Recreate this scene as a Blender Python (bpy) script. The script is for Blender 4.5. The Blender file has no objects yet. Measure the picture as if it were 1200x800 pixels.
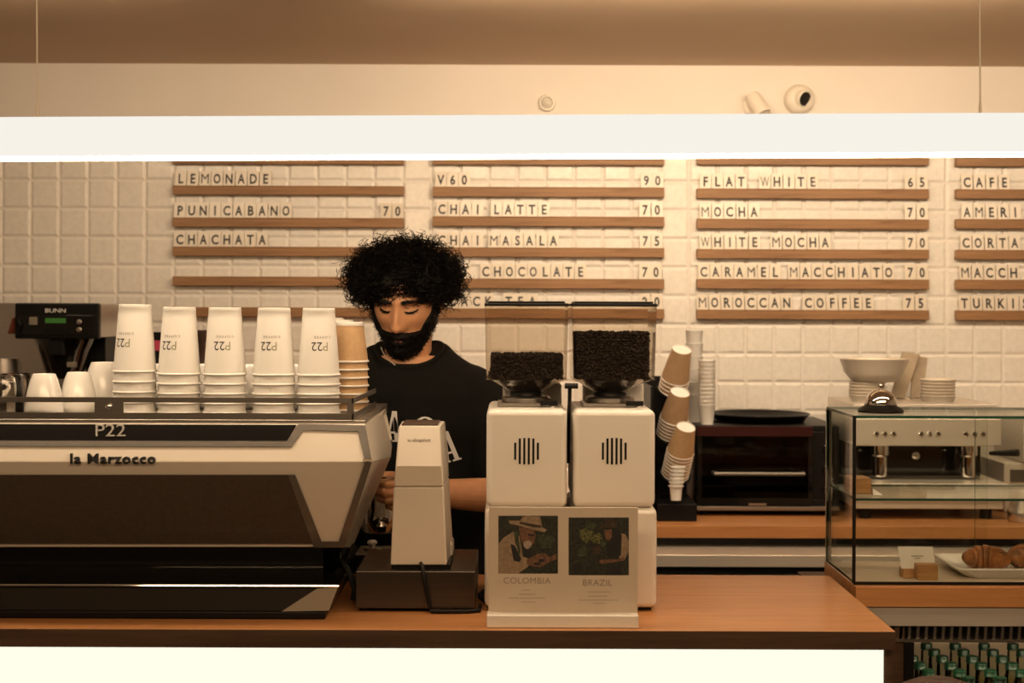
import bpy, bmesh, math, random
import numpy as np
from mathutils import Vector, Matrix, noise
from mathutils.bvhtree import BVHTree

random.seed(7)
SC = bpy.context.scene
COL = SC.collection
R = math.radians

# ------------------------------------------------------------ camera, exposure, light
F = 1666.667          # focal length in pixels of the 1200 x 800 frame (50 mm on 36 mm)
EYE = 1.55            # camera height
HOR = 360.0           # pixel row of the horizon
ROLL = 0.0035
YW = 4.9              # back wall distance

cam = bpy.data.cameras.new('camera')
cam.lens = 50.0
cam.sensor_width = 36.0
cam.shift_y = -(400.0 - HOR) / 1200.0
cam.clip_start = 0.05
cam.dof.use_dof = True
cam.dof.focus_distance = 2.95
cam.dof.aperture_fstop = 5.0
camo = bpy.data.objects.new('camera', cam)
COL.objects.link(camo)
camo.location = (0, 0, EYE)
camo.rotation_euler = (R(90), -ROLL, 0)
SC.camera = camo

vs = SC.view_settings
vs.view_transform = 'Standard'
vs.look = 'None'
vs.exposure = 0.0
vs.gamma = 1.0
vs.use_curve_mapping = False
SC.cycles.use_denoising = True
SC.cycles.max_bounces = 8
SC.cycles.transparent_max_bounces = 24
SC.cycles.caustics_reflective = False
SC.cycles.caustics_refractive = False
SC.cycles.sample_clamp_indirect = 4.0
SC.cycles.blur_glossy = 0.5

WARM = (1.0, 0.755, 0.50)
PENDANT_DOWN = 23.0          # radiance of the pendant's diffuser
PENDANT_FACE = 0.93
world = bpy.data.worlds.new('world')
SC.world = world
world.use_nodes = True
world.node_tree.nodes['Background'].inputs[0].default_value = (1.0, 0.66, 0.36, 1)
world.node_tree.nodes['Background'].inputs[1].default_value = 0.05


def area_light(name, loc, target, sx, sy, watts, col=WARM, spread=180):
    d = bpy.data.lights.new(name, 'AREA')
    d.shape = 'RECTANGLE'
    d.size = sx
    d.size_y = sy
    d.energy = watts
    d.color = col
    d.spread = R(spread)
    o = bpy.data.objects.new(name, d)
    COL.objects.link(o)
    o.location = loc
    v = Vector(target) - Vector(loc)
    o.rotation_euler = v.to_track_quat('-Z', 'Y').to_euler()
    return o


# added unseen lights: wash on the menu wall, fill from the guests' side
area_light('aisle_wall_wash', (0.55, 3.60, 2.37), (0.55, 4.9, 1.6), 1.7, 0.14, 28, spread=150)
area_light('aisle_wall_wash', (2.0, 3.60, 2.37), (2.0, 4.9, 1.5), 0.8, 0.14, 9, spread=150)
area_light('aisle_wall_wash', (-1.3, 3.60, 2.37), (-1.3, 4.9, 1.4), 0.8, 0.14, 6.5, spread=150)
area_light('guest_side_fill', (0.2, 0.9, 2.36), (0.1, 2.9, 1.1), 3.0, 0.5, 50, (1.0, 0.68, 0.39))


# ------------------------------------------------------------ helpers
def W(px, py, Y):
    """the point at distance Y that the photograph shows at pixel (px, py)"""
    dx, dy = px - 600.0, py - HOR
    u = dx + ROLL * dy
    v = dy - ROLL * dx
    return Vector((u * Y / F, Y, EYE - v * Y / F))


def X(px, Y, py=HOR):
    return W(px, py, Y).x


def Z(py, Y, px=600):
    return W(px, py, Y).z


class MB:
    def __init__(s):
        s.v, s.f, s.m = [], [], []
        s.cur = 0

    def add(s, vs_, fs, mat=None):
        b = len(s.v)
        s.v.extend(tuple(p) for p in vs_)
        k = s.cur if mat is None else mat
        for f in fs:
            s.f.append(tuple(b + i for i in f))
            s.m.append(k)
        return s

    def box(s, x0, x1, y0, y1, z0, z1, mat=None):
        vs_ = [(x, y, z) for z in (z0, z1) for y in (y0, y1) for x in (x0, x1)]
        return s.add(vs_, [(0, 2, 3, 1), (4, 5, 7, 6), (0, 1, 5, 4), (2, 6, 7, 3), (0, 4, 6, 2), (1, 3, 7, 5)], mat)

    def hexa(s, a, b, mat=None):
        """a, b: two quads (4 points each, same winding) joined into a solid"""
        return s.add(list(a) + list(b), [(3, 2, 1, 0), (4, 5, 6, 7), (0, 1, 5, 4), (1, 2, 6, 5), (2, 3, 7, 6), (3, 0, 4, 7)], mat)

    def prism(s, pts, vec, mat=None):
        n = len(pts)
        vec = Vector(vec)
        vs_ = [Vector(p) for p in pts] + [Vector(p) + vec for p in pts]
        fs = [tuple(range(n - 1, -1, -1)), tuple(range(n, 2 * n))]
        fs += [(i, (i + 1) % n, n + (i + 1) % n, n + i) for i in range(n)]
        return s.add(vs_, fs, mat)

    def poly(s, pts, mat=None):
        return s.add(pts, [tuple(range(len(pts)))], mat)

    def lathe(s, prof, c=(0, 0, 0), seg=32, M=None, mat=None, cap0=True, cap1=True):
        c = Vector(c)
        vs_, fs = [], []
        for r, z in prof:
            for k in range(seg):
                a = 2 * math.pi * k / seg
                p = Vector((r * math.cos(a), r * math.sin(a), z))
                if M is not None:
                    p = M @ p
                vs_.append(p + c)
        for i in range(len(prof) - 1):
            for k in range(seg):
                k2 = (k + 1) % seg
                fs.append((i * seg + k, i * seg + k2, (i + 1) * seg + k2, (i + 1) * seg + k))
        if cap0:
            fs.append(tuple(range(seg - 1, -1, -1)))
        if cap1:
            n = (len(prof) - 1) * seg
            fs.append(tuple(n + k for k in range(seg)))
        return s.add(vs_, fs, mat)

    def tube(s, pts, r, seg=8, mat=None, closed=False):
        pts = [Vector(p) for p in pts]
        n = len(pts)
        rs = r if isinstance(r, (list, tuple)) else [r] * n
        vs_, fs = [], []
        up = None
        for i, p in enumerate(pts):
            if closed:
                t = pts[(i + 1) % n] - pts[i - 1]
            else:
                t = pts[min(i + 1, n - 1)] - pts[max(i - 1, 0)]
            if t.length < 1e-9:
                t = Vector((0, 0, 1))
            t.normalize()
            if up is None:
                up = t.orthogonal().normalized()
            else:
                up = up - t * up.dot(t)
                up = up.normalized() if up.length > 1e-6 else t.orthogonal().normalized()
            w = t.cross(up)
            for k in range(seg):
                a = 2 * math.pi * k / seg
                vs_.append(p + (up * math.cos(a) + w * math.sin(a)) * rs[i])
        for i in range(n if closed else n - 1):
            j = (i + 1) % n
            for k in range(seg):
                k2 = (k + 1) % seg
                fs.append((i * seg + k, i * seg + k2, j * seg + k2, j * seg + k))
        if not closed:
            fs.append(tuple(range(seg - 1, -1, -1)))
            fs.append(tuple((n - 1) * seg + k for k in range(seg)))
        return s.add(vs_, fs, mat)

    def ell(s, c, rad, nu=20, nv=12, M=None, mat=None):
        c = Vector(c)
        vs_ = [None]
        pts = []
        for j in range(1, nv):
            e = math.pi * j / nv - math.pi / 2
            for i in range(nu):
                a = 2 * math.pi * i / nu
                pts.append(Vector((math.cos(e) * math.cos(a) * rad[0], math.cos(e) * math.sin(a) * rad[1], math.sin(e) * rad[2])))
        pts = [Vector((0, 0, -rad[2]))] + pts + [Vector((0, 0, rad[2]))]
        if M is not None:
            pts = [M @ p for p in pts]
        pts = [p + c for p in pts]
        fs = [(0, 1 + (i + 1) % nu, 1 + i) for i in range(nu)]
        for j in range(nv - 2):
            for i in range(nu):
                a, b = 1 + j * nu + i, 1 + j * nu + (i + 1) % nu
                fs.append((a, b, b + nu, a + nu))
        t = len(pts) - 1
        o = 1 + (nv - 2) * nu
        fs += [(o + i, o + (i + 1) % nu, t) for i in range(nu)]
        return s.add(pts, fs, mat)

    def loft(s, rings, mat=None):
        """rings: lists of equally many points; closed ends"""
        n = len(rings[0])
        vs_ = [p for r in rings for p in r]
        fs = [tuple(range(n - 1, -1, -1))]
        for i in range(len(rings) - 1):
            for k in range(n):
                k2 = (k + 1) % n
                fs.append((i * n + k, i * n + k2, (i + 1) * n + k2, (i + 1) * n + k))
        fs.append(tuple((len(rings) - 1) * n + k for k in range(n)))
        return s.add(vs_, fs, mat)

    def text(s, body, size, place, extrude=0.0, sx=1.0, mat=None, ax='CENTER', spacing=1.0):
        v, f = text_geo(body, size, extrude, ax, spacing)
        return s.add([place(p[0] * sx, p[1], p[2]) for p in v], f, mat)

    def build(s, name, mats, parent=None, origin=None, smooth=35, bevel=None, seg=2, sub=0):
        o0 = Vector((0, 0, 0))
        if parent is not None:
            q = parent
            while q.parent is not None:
                q = q.parent
            o0 = q.location.copy()
        elif origin is not None:
            o0 = Vector(origin)
        me = bpy.data.meshes.new(name)
        me.from_pydata([(p[0] - o0.x, p[1] - o0.y, p[2] - o0.z) for p in s.v], [], s.f)
        if not isinstance(mats, (list, tuple)):
            mats = [mats]
        for m in mats:
            me.materials.append(m)
        me.polygons.foreach_set('material_index', s.m)
        me.validate()
        bm = bmesh.new()
        bm.from_mesh(me)
        bmesh.ops.recalc_face_normals(bm, faces=bm.faces)
        bm.to_mesh(me)
        bm.free()
        if smooth:
            me.shade_smooth()
            me.set_sharp_from_angle(angle=R(smooth))
        o = bpy.data.objects.new(name, me)
        COL.objects.link(o)
        if parent is not None:
            o.parent = parent
        else:
            o.location = o0
        if bevel:
            b = o.modifiers.new('bevel', 'BEVEL')
            b.width = bevel
            b.segments = seg
            b.limit_method = 'ANGLE'
            b.angle_limit = R(40)
            b.harden_normals = True
        if sub:
            b = o.modifiers.new('sub', 'SUBSURF')
            b.levels = b.render_levels = sub
        return o


_tc = {}


def text_geo(body, size, extrude=0.0, ax='CENTER', spacing=1.0, offset=0.0):
    k = (offset, body, round(size, 5), round(extrude, 5), ax, spacing)
    if k in _tc:
        return _tc[k]
    c = bpy.data.curves.new('t', 'FONT')
    c.body = body
    c.size = size
    c.extrude = extrude
    c.align_x = ax
    c.align_y = 'CENTER'
    c.space_character = spacing
    c.resolution_u = 3
    c.offset = offset
    o = bpy.data.objects.new('t', c)
    COL.objects.link(o)
    dg = bpy.context.evaluated_depsgraph_get()
    me = bpy.data.meshes.new_from_object(o.evaluated_get(dg))
    v = [tuple(p.co) for p in me.vertices]
    f = [tuple(p.vertices) for p in me.polygons]
    bpy.data.objects.remove(o)
    bpy.data.curves.remove(c)
    bpy.data.meshes.remove(me)
    _tc[k] = (v, f)
    return v, f


def facing(c, rot=0.0):
    """places text so that it faces the guests (-Y), centred on c"""
    c = Vector(c)
    cs, sn = math.cos(rot), math.sin(rot)

    def pl(x, y, z):
        return (c.x + x * cs - y * sn, c.y - z, c.z + x * sn + y * cs)
    return pl


def tag(o, label=None, cat=None, group=None, kind=None):
    if label:
        o['label'] = label
    if cat:
        o['category'] = cat
    if group:
        o['group'] = group
    if kind:
        o['kind'] = kind
    return o


def thing(name, loc, label, cat, group=None):
    o = bpy.data.objects.new(name, None)
    o.empty_display_size = 0.05
    COL.objects.link(o)
    o.location = loc
    return tag(o, label, cat, group)


def kids(o):
    return [c for c in bpy.data.objects if c.parent == o]


def dup(proto, loc, label=None, group=None, rot=None):
    def cp(o, parent):
        c = o.copy()
        COL.objects.link(c)
        c.parent = parent
        for ch in proto_kids.get(o.name, []):
            cp(ch, c)
        return c
    proto_kids = {}
    for o in bpy.data.objects:
        if o.parent is not None:
            proto_kids.setdefault(o.parent.name, []).append(o)
    r = cp(proto, None)
    r.location = loc
    if rot is not None:
        r.rotation_euler = rot
    if label:
        r['label'] = label
    if group:
        r['group'] = group
    return r


ORD = ['first', 'second', 'third', 'fourth', 'fifth', 'sixth', 'seventh', 'eighth', 'ninth', 'tenth', 'eleventh', 'twelfth',
       'thirteenth', 'fourteenth', 'fifteenth', 'sixteenth']


# ------------------------------------------------------------ materials
def mat(name, col, rough=0.5, metal=0.0, var=0.06, scale=20.0, bump=0.0, coat=0.0, spec=0.5, emit=None, estr=0.0, sss=0.0,
        stretch=(1, 1, 1), sheen=0.0, aniso=0.0):
    m = bpy.data.materials.new(name)
    m.use_nodes = True
    nt = m.node_tree
    b = nt.nodes['Principled BSDF']
    b.inputs['Roughness'].default_value = rough
    b.inputs['Metallic'].default_value = metal
    b.inputs['Specular IOR Level'].default_value = spec
    b.inputs['Coat Weight'].default_value = coat
    b.inputs['Coat Roughness'].default_value = 0.08
    if sheen:
        b.inputs['Sheen Weight'].default_value = sheen
    if sss:
        b.inputs['Subsurface Weight'].default_value = sss
        b.inputs['Subsurface Radius'].default_value = (0.012, 0.005, 0.003)
        b.inputs['Subsurface Scale'].default_value = 1.0
    if emit:
        b.inputs['Emission Color'].default_value = (*emit, 1)
        b.inputs['Emission Strength'].default_value = estr
    tc = nt.nodes.new('ShaderNodeTexCoord')
    mp = nt.nodes.new('ShaderNodeMapping')
    mp.inputs['Scale'].default_value = stretch
    nz = nt.nodes.new('ShaderNodeTexNoise')
    nz.inputs['Scale'].default_value = scale
    nz.inputs['Detail'].default_value = 4
    cr = nt.nodes.new('ShaderNodeValToRGB')
    cr.color_ramp.elements[0].position = 0.3
    cr.color_ramp.elements[1].position = 0.7
    lo = [max(0, c * (1 - var)) for c in col]
    hi = [min(1, c * (1 + var)) for c in col]
    cr.color_ramp.elements[0].color = (*lo, 1)
    cr.color_ramp.elements[1].color = (*hi, 1)
    L = nt.links.new
    L(tc.outputs['Object'], mp.inputs['Vector'])
    L(mp.outputs['Vector'], nz.inputs['Vector'])
    L(nz.outputs['Fac'], cr.inputs['Fac'])
    L(cr.outputs['Color'], b.inputs['Base Color'])
    if bump:
        bp = nt.nodes.new('ShaderNodeBump')
        bp.inputs['Strength'].default_value = bump
        bp.inputs['Distance'].default_value = 0.002
        L(nz.outputs['Fac'], bp.inputs['Height'])
        L(bp.outputs['Normal'], b.inputs['Normal'])
    return m


def wood(name, dark, light, rough=0.4, grain=(1.2, 22, 22), coat=0.0, spec=0.4):
    m = mat(name, light, rough, coat=coat, spec=spec)
    nt = m.node_tree
    nz = [n for n in nt.nodes if n.type == 'TEX_NOISE'][0]
    mp = [n for n in nt.nodes if n.type == 'MAPPING'][0]
    cr = [n for n in nt.nodes if n.type == 'VALTORGB'][0]
    mp.inputs['Scale'].default_value = grain
    nz.inputs['Scale'].default_value = 3.0
    nz.inputs['Detail'].default_value = 8
    nz.inputs['Roughness'].default_value = 0.65
    nz.inputs['Distortion'].default_value = 0.6
    cr.color_ramp.elements[0].color = (*dark, 1)
    cr.color_ramp.elements[1].color = (*light, 1)
    bp = nt.nodes.new('ShaderNodeBump')
    bp.inputs['Strength'].default_value = 0.15
    bp.inputs['Distance'].default_value = 0.001
    nt.links.new(nz.outputs['Fac'], bp.inputs['Height'])
    nt.links.new(bp.outputs['Normal'], nt.nodes['Principled BSDF'].inputs['Normal'])
    return m


def thin_glass(name, tint=(0.93, 0.96, 0.93), ior=1.45, rough=0.02, fac=1.0):
    m = bpy.data.materials.new(name)
    m.use_nodes = True
    nt = m.node_tree
    nt.nodes.clear()
    out = nt.nodes.new('ShaderNodeOutputMaterial')
    tr = nt.nodes.new('ShaderNodeBsdfTransparent')
    tr.inputs[0].default_value = (*tint, 1)
    gl = nt.nodes.new('ShaderNodeBsdfGlossy')
    gl.inputs['Roughness'].default_value = rough
    gl.inputs[0].default_value = (1, 1, 1, 1)
    fr = nt.nodes.new('ShaderNodeFresnel')
    fr.inputs[0].default_value = ior
    mu = nt.nodes.new('ShaderNodeMath')
    mu.operation = 'MULTIPLY'
    mu.inputs[1].default_value = fac
    mx = nt.nodes.new('ShaderNodeMixShader')
    L = nt.links.new
    L(fr.outputs[0], mu.inputs[0])
    L(mu.outputs[0], mx.inputs[0])
    L(tr.outputs[0], mx.inputs[1])
    L(gl.outputs[0], mx.inputs[2])
    L(mx.outputs[0], out.inputs[0])
    return m


def glow(name, col, s):
    m = bpy.data.materials.new(name)
    m.use_nodes = True
    nt = m.node_tree
    nt.nodes.clear()
    out = nt.nodes.new('ShaderNodeOutputMaterial')
    e = nt.nodes.new('ShaderNodeEmission')
    e.inputs[0].default_value = (*col, 1)
    e.inputs[1].default_value = s
    nt.links.new(e.outputs[0], out.inputs[0])
    return m


M = {}
M['plaster'] = mat('wall_plaster', (0.80, 0.75, 0.69), 0.8, var=0.03, scale=2.5, bump=0.02)
M['ceiling'] = mat('ceiling_paint', (0.60, 0.46, 0.32), 0.75, var=0.05, scale=1.4, bump=0.03)
M['room'] = mat('guest_room_paint', (0.50, 0.41, 0.31), 0.8, var=0.05, scale=2)
M['floor'] = mat('floor_screed', (0.22, 0.18, 0.14), 0.5, var=0.15, scale=3)
M['tile'] = mat('glazed_tile', (0.80, 0.765, 0.71), 0.22, var=0.05, scale=60, bump=0.35)
M['grout'] = mat('tile_grout', (0.62, 0.55, 0.45), 0.85)
M['rail'] = wood('oak_rail', (0.21, 0.105, 0.045), (0.36, 0.20, 0.095), 0.5)
M['bar'] = wood('bar_wood', (0.40, 0.165, 0.055), (0.55, 0.255, 0.095), 0.38, coat=0.15)
M['bar_edge'] = wood('bar_edge_wood', (0.24, 0.10, 0.04), (0.36, 0.16, 0.07), 0.45)
M['dark_wood'] = wood('dark_panel_wood', (0.05, 0.028, 0.016), (0.10, 0.055, 0.03), 0.5)
M['oak'] = wood('oak_block', (0.33, 0.16, 0.06), (0.50, 0.28, 0.12), 0.5, grain=(4, 40, 40))
M['card'] = mat('letter_card', (0.71, 0.64, 0.54), 0.3, var=0.03)
M['ink'] = mat('black_ink', (0.012, 0.012, 0.012), 0.5)
M['grey_ink'] = mat('grey_ink', (0.20, 0.17, 0.13), 0.7)
M['pale_ink'] = mat('pale_ink', (0.34, 0.33, 0.22), 0.7)
M['paper'] = mat('white_paper', (0.82, 0.80, 0.76), 0.6, var=0.02)
M['kraft'] = mat('kraft_paper', (0.52, 0.33, 0.17), 0.7, var=0.08, scale=90)
M['ceramic'] = mat('white_ceramic', (0.86, 0.84, 0.80), 0.15, var=0.01, coat=0.4)
M['enamel'] = mat('cream_enamel', (0.66, 0.60, 0.515), 0.35, var=0.01)
M['enamel2'] = mat('white_enamel', (0.80, 0.76, 0.69), 0.38, var=0.01)
M['steel'] = mat('brushed_steel', (0.62, 0.58, 0.53), 0.28, 1.0, var=0.06, scale=6, stretch=(1, 60, 60))
M['steel_l'] = mat('satin_steel', (0.84, 0.78, 0.70), 0.42, 0.75, var=0.05, scale=6, stretch=(1, 60, 60))
M['steel_d'] = mat('dull_steel', (0.34, 0.31, 0.28), 0.36, 1.0, var=0.06, scale=6, stretch=(1, 60, 60))
M['frame_grey'] = mat('grey_trim', (0.16, 0.145, 0.125), 0.4, 0.6, var=0.04)
M['chrome'] = mat('chrome', (0.80, 0.78, 0.75), 0.06, 1.0, var=0.01)
M['black'] = mat('black_plastic', (0.006, 0.0055, 0.005), 0.42, var=0.1, spec=0.22)
M['black_gloss'] = mat('black_gloss', (0.008, 0.007, 0.006), 0.06, var=0.1, coat=0.5)
M['insert'] = mat('dark_insert', (0.055, 0.040, 0.028), 0.55, var=0.15, scale=120, bump=0.1)
M['glass'] = thin_glass('clear_glass', (0.97, 0.965, 0.95))
M['case_glass'] = thin_glass('case_glass', (0.965, 0.975, 0.955), fac=0.4)
M['hopper'] = thin_glass('hopper_plastic', (0.955, 0.935, 0.90), fac=0.8)
M['smoked'] = thin_glass('smoked_plastic', (0.62, 0.58, 0.52), fac=0.5, rough=.08)
M['glass_edge'] = mat('green_glass_edge', (0.025, 0.075, 0.05), 0.15, coat=0.3)
M['bean'] = mat('coffee_bean', (0.0125, 0.006, 0.004), 0.4, var=0.4, scale=150)
M['skin'] = mat('skin', (0.76, 0.385, 0.20), 0.45, var=0.06, scale=40, sss=0.08, bump=0.05)
M['lips'] = mat('lips', (0.30, 0.13, 0.095), 0.4)
M['hair'] = mat('black_hair', (0.0045, 0.0036, 0.0032), 0.5, var=0.2, spec=0.16)
M['shirt'] = mat('black_cotton', (0.0085, 0.008, 0.0072), 0.9, var=0.15, scale=300, bump=0.2, spec=0.2)
M['trousers'] = mat('dark_denim', (0.015, 0.017, 0.024), 0.85, var=0.2, scale=200)
M['white_print'] = mat('white_print', (0.85, 0.83, 0.80), 0.7, var=0.02)
M['green_cap'] = mat('green_cap', (0.004, 0.032, 0.014), 0.35, 0.2, var=0.08)
M['water'] = thin_glass('bottle_glass', (0.90, 0.93, 0.86), ior=1.5)
M['label'] = mat('bottle_label', (0.62, 0.50, 0.34), 0.6)
M['crust'] = mat('croissant_crust', (0.27, 0.105, 0.03), 0.38, var=0.6, scale=35, bump=0.5)
M['green'] = mat('foliage_print', (0.014, 0.016, 0.008), 0.6, var=0.98, scale=260)
M['lime'] = mat('leaf_print', (0.085, 0.088, 0.026), 0.6, var=0.95, scale=300)
M['khaki'] = mat('coat_print', (0.25, 0.175, 0.11), 0.6, var=0.30, scale=110)
M['tan'] = mat('hand_print', (0.13, 0.062, 0.034), 0.6, var=0.45, scale=200)
M['board'] = mat('poster_paper', (0.56, 0.47, 0.375), 0.6, var=0.02)
M['red'] = mat('dark_red', (0.03, 0.0045, 0.0035), 0.5, spec=0.2)
M['redwood'] = wood('red_handle_wood', (0.14, 0.035, 0.02), (0.24, 0.07, 0.035), 0.4)
M['lcd'] = glow('green_display', (0.05, 0.12, 0.018), 0.7)
M['pink'] = mat('pink_label', (0.55, 0.06, 0.12), 0.6)
M['pendant'] = glow('pendant_diffuser', WARM, PENDANT_DOWN)
M['pendant_face'] = glow('pendant_face', (1.0, 0.955, 0.86), PENDANT_FACE)  # white-painted cover; its brightness is put in as emission
M['bar_glow'] = glow('bar_front_light', (1.0, 0.985, 0.82), 1.02)
M['leather'] = mat('brown_leather', (0.06, 0.032, 0.02), 0.5, var=0.2, scale=60)
M['white_paint'] = mat('white_housing', (0.82, 0.76, 0.66), 0.5, var=0.02)
M['grey_print'] = mat('beard_print', (0.30, 0.24, 0.18), 0.6, var=0.3, scale=250)
M['leaf2'] = mat('dim_leaf_print', (0.030, 0.038, 0.016), 0.6, var=0.98, scale=280)
M['brown_print'] = mat('brown_print', (0.035, 0.020, 0.012), 0.6, var=0.5, scale=180)
M['soft_ink'] = mat('soft_title_ink', (0.27, 0.215, 0.16), 0.7)
M['bag'] = mat('bag_paper', (0.40, 0.32, 0.23), 0.75, var=0.08, scale=40)
M['dim_kraft'] = mat('shaded_kraft', (0.42, 0.27, 0.15), 0.7, var=0.06, scale=60)  # kraft of the upper dispenser rows, shade put into the colour
M['steel_k'] = mat('dark_steel', (0.10, 0.085, 0.07), 0.35, 0.9, var=0.1, scale=6, stretch=(1, 60, 60))
M['strip'] = mat('dark_strip', (0.010, 0.009, 0.008), 0.25, spec=0.08)

# ------------------------------------------------------------ the setting
XL, XR, YN, ZC = -3.1, 3.1, -2.6, 2.385


def struct(name, mb, m, **k):
    return tag(mb.build(name, m, **k), kind='structure')


struct('floor', MB().box(XL, XR, YN, YW + .1, -0.08, 0.0), M['floor'])
struct('ceiling', MB().box(XL, XR, YN, YW + .1, ZC, ZC + .1), M['ceiling'])
wb = struct('wall_back', MB().box(XL, XR, YW, YW + .1, 0, ZC), M['plaster'])
struct('wall_left', MB().box(XL - .1, XL, YN, YW, 0, ZC), M['plaster'])
struct('wall_right', MB().box(XR, XR + .1, YN, YW, 0, ZC), M['plaster'])
struct('wall_front', MB().box(XL, XR, YN - .1, YN, 0, ZC), M['room'])

# glazed bevelled tiles on the lower wall
tl = MB()
PIT = 0.0985
x_ref, z_ref = X(70, YW, 244), Z(244, YW, 70)
rr = random.Random(3)
for i in range(-24, 40):
    for j in range(-10, 3):
        x0, z0 = x_ref + i * PIT, z_ref + j * PIT
        if x0 < XL or x0 + PIT > XR:
            continue
        g, b, dp = 0.0012, 0.0100, 0.0048
        tx, tz = rr.uniform(-.0007, .0007), rr.uniform(-.0007, .0007)
        a = [(x0 + g, YW, z0 + g), (x0 + PIT - g, YW, z0 + g), (x0 + PIT - g, YW, z0 + PIT - g), (x0 + g, YW, z0 + PIT - g)]
        c = [(x0 + b, YW - dp - tx - tz, z0 + b), (x0 + PIT - b, YW - dp + tx - tz, z0 + b),
             (x0 + PIT - b, YW - dp + tx + tz, z0 + PIT - b), (x0 + b, YW - dp - tx + tz, z0 + PIT - b)]
        tl.add(a + c, [(4, 5, 6, 7), (0, 1, 5, 4), (1, 2, 6, 5), (2, 3, 7, 6), (3, 0, 4, 7)])
t_ = tl.build('tile_cladding', M['tile'], wb, smooth=0)

# ------------------------------------------------------------ the bar
ZB = 0.959            # bar top
BY0, BY1 = 2.604, 3.15
o = MB().box(-2.6, 0.705, BY0, BY1, ZB - 0.034, ZB).build('bar_worktop', [M['bar']], origin=(-.9, 2.9, ZB - .034), bevel=0.0015)
EDGE = M['bar_edge']
o.data.materials.append(M['dark_wood'])  # shade on the front and end edges, put in as darker wood
for p in o.data.polygons:
    if abs(p.normal.y) > .9 or abs(p.normal.x) > .9:
        p.material_index = 1
tag(o, 'long orange-brown wooden worktop carrying the espresso machine and two white grinders', 'worktop')
bb = thing('bar_counter', (-.9, 2.9, 0), 'bar base with a glowing cream front under the long worktop', 'counter')
MB().box(-2.6, 0.69, 2.66, 3.10, 0.0, ZB - .034).build('carcass', M['dark_wood'], bb)
tag(MB().box(-2.6, 0.688, 2.625, 2.655, 0.10, ZB - .036).build('light_panel', M['bar_glow'], bb), 'glowing cream front panel')
MB().box(0.690, 0.705, 2.63, 3.12, 0.0, ZB - .034).build('end_panel', M['dark_wood'], bb)
MB().box(-2.6, 0.688, 2.65, 2.66, 0.0, 0.10).build('plinth', M['black'], bb)

# ------------------------------------------------------------ the hanging lamp
LY = 2.70
lz0, lz1 = Z(183.0, LY), Z(134.5, LY)
lamp = thing('pendant_lamp', (0, LY + .03, lz1), 'long white linear lamp hanging on two thin wires over the bar', 'lamp')
MB().box(-1.42, 1.42, LY + .002, LY + .055, lz0 + .004, lz1).build('housing', M['white_paint'], lamp)
MB().box(-1.42, 1.42, LY, LY + .0018, lz0 + .004, lz1).build('front_cover', M['pendant_face'], lamp)
MB().box(-1.42, 1.42, LY, LY + .055, lz0, lz0 + .0038).build('diffuser', M['pendant'], lamp)
for px in (44, 1149):
    x = X(px, LY + .027, 60)
    w = MB().tube([(x, LY + .027, lz1), (x, LY + .027, ZC + .01)], .0017, 6).build('suspension_wire', M['white_paint'], lamp)
    MB().lathe([(.0028, 0), (.0028, .02), (.0015, .03)], (x, LY + .027, lz1 - .001), 10).build('wire_grip', M['white_paint'], w)
lamp.rotation_euler = (0, -0.0077, 0)

# ------------------------------------------------------------ menu rails and letter tiles
columns = [  # name, x0, x1, ledge rows (top, bottom pixel), lines: (row, [(char, px)...])
    ('leftmost', 202, 473, [(184, 192), (217.5, 228), (255, 266), (289, 300), (324, 335), (360, 371)]),
    ('second', 507, 778.5, [(184, 193), (219, 230.5), (253.5, 265), (290, 301), (326.5, 338), (361.5, 373)]),
    ('third', 817, 1089, [(183, 193), (221, 232.5), (256.5, 268), (292, 303), (327, 338.5), (363, 374)]),
    ('rightmost', 1121, 1420, [(183, 195), (222, 233), (257, 268), (293, 304), (328, 339.5), (364, 375.5)]),
]
RY0 = YW - .030      # front face of a rail


def pxs(start, pitch, s, gap=None):
    out, p = [], start
    for ch in s:
        if ch == ' ':
            p += (gap if gap is not None else pitch)
            continue
        out.append((ch, p))
        p += pitch
    return out


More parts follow.
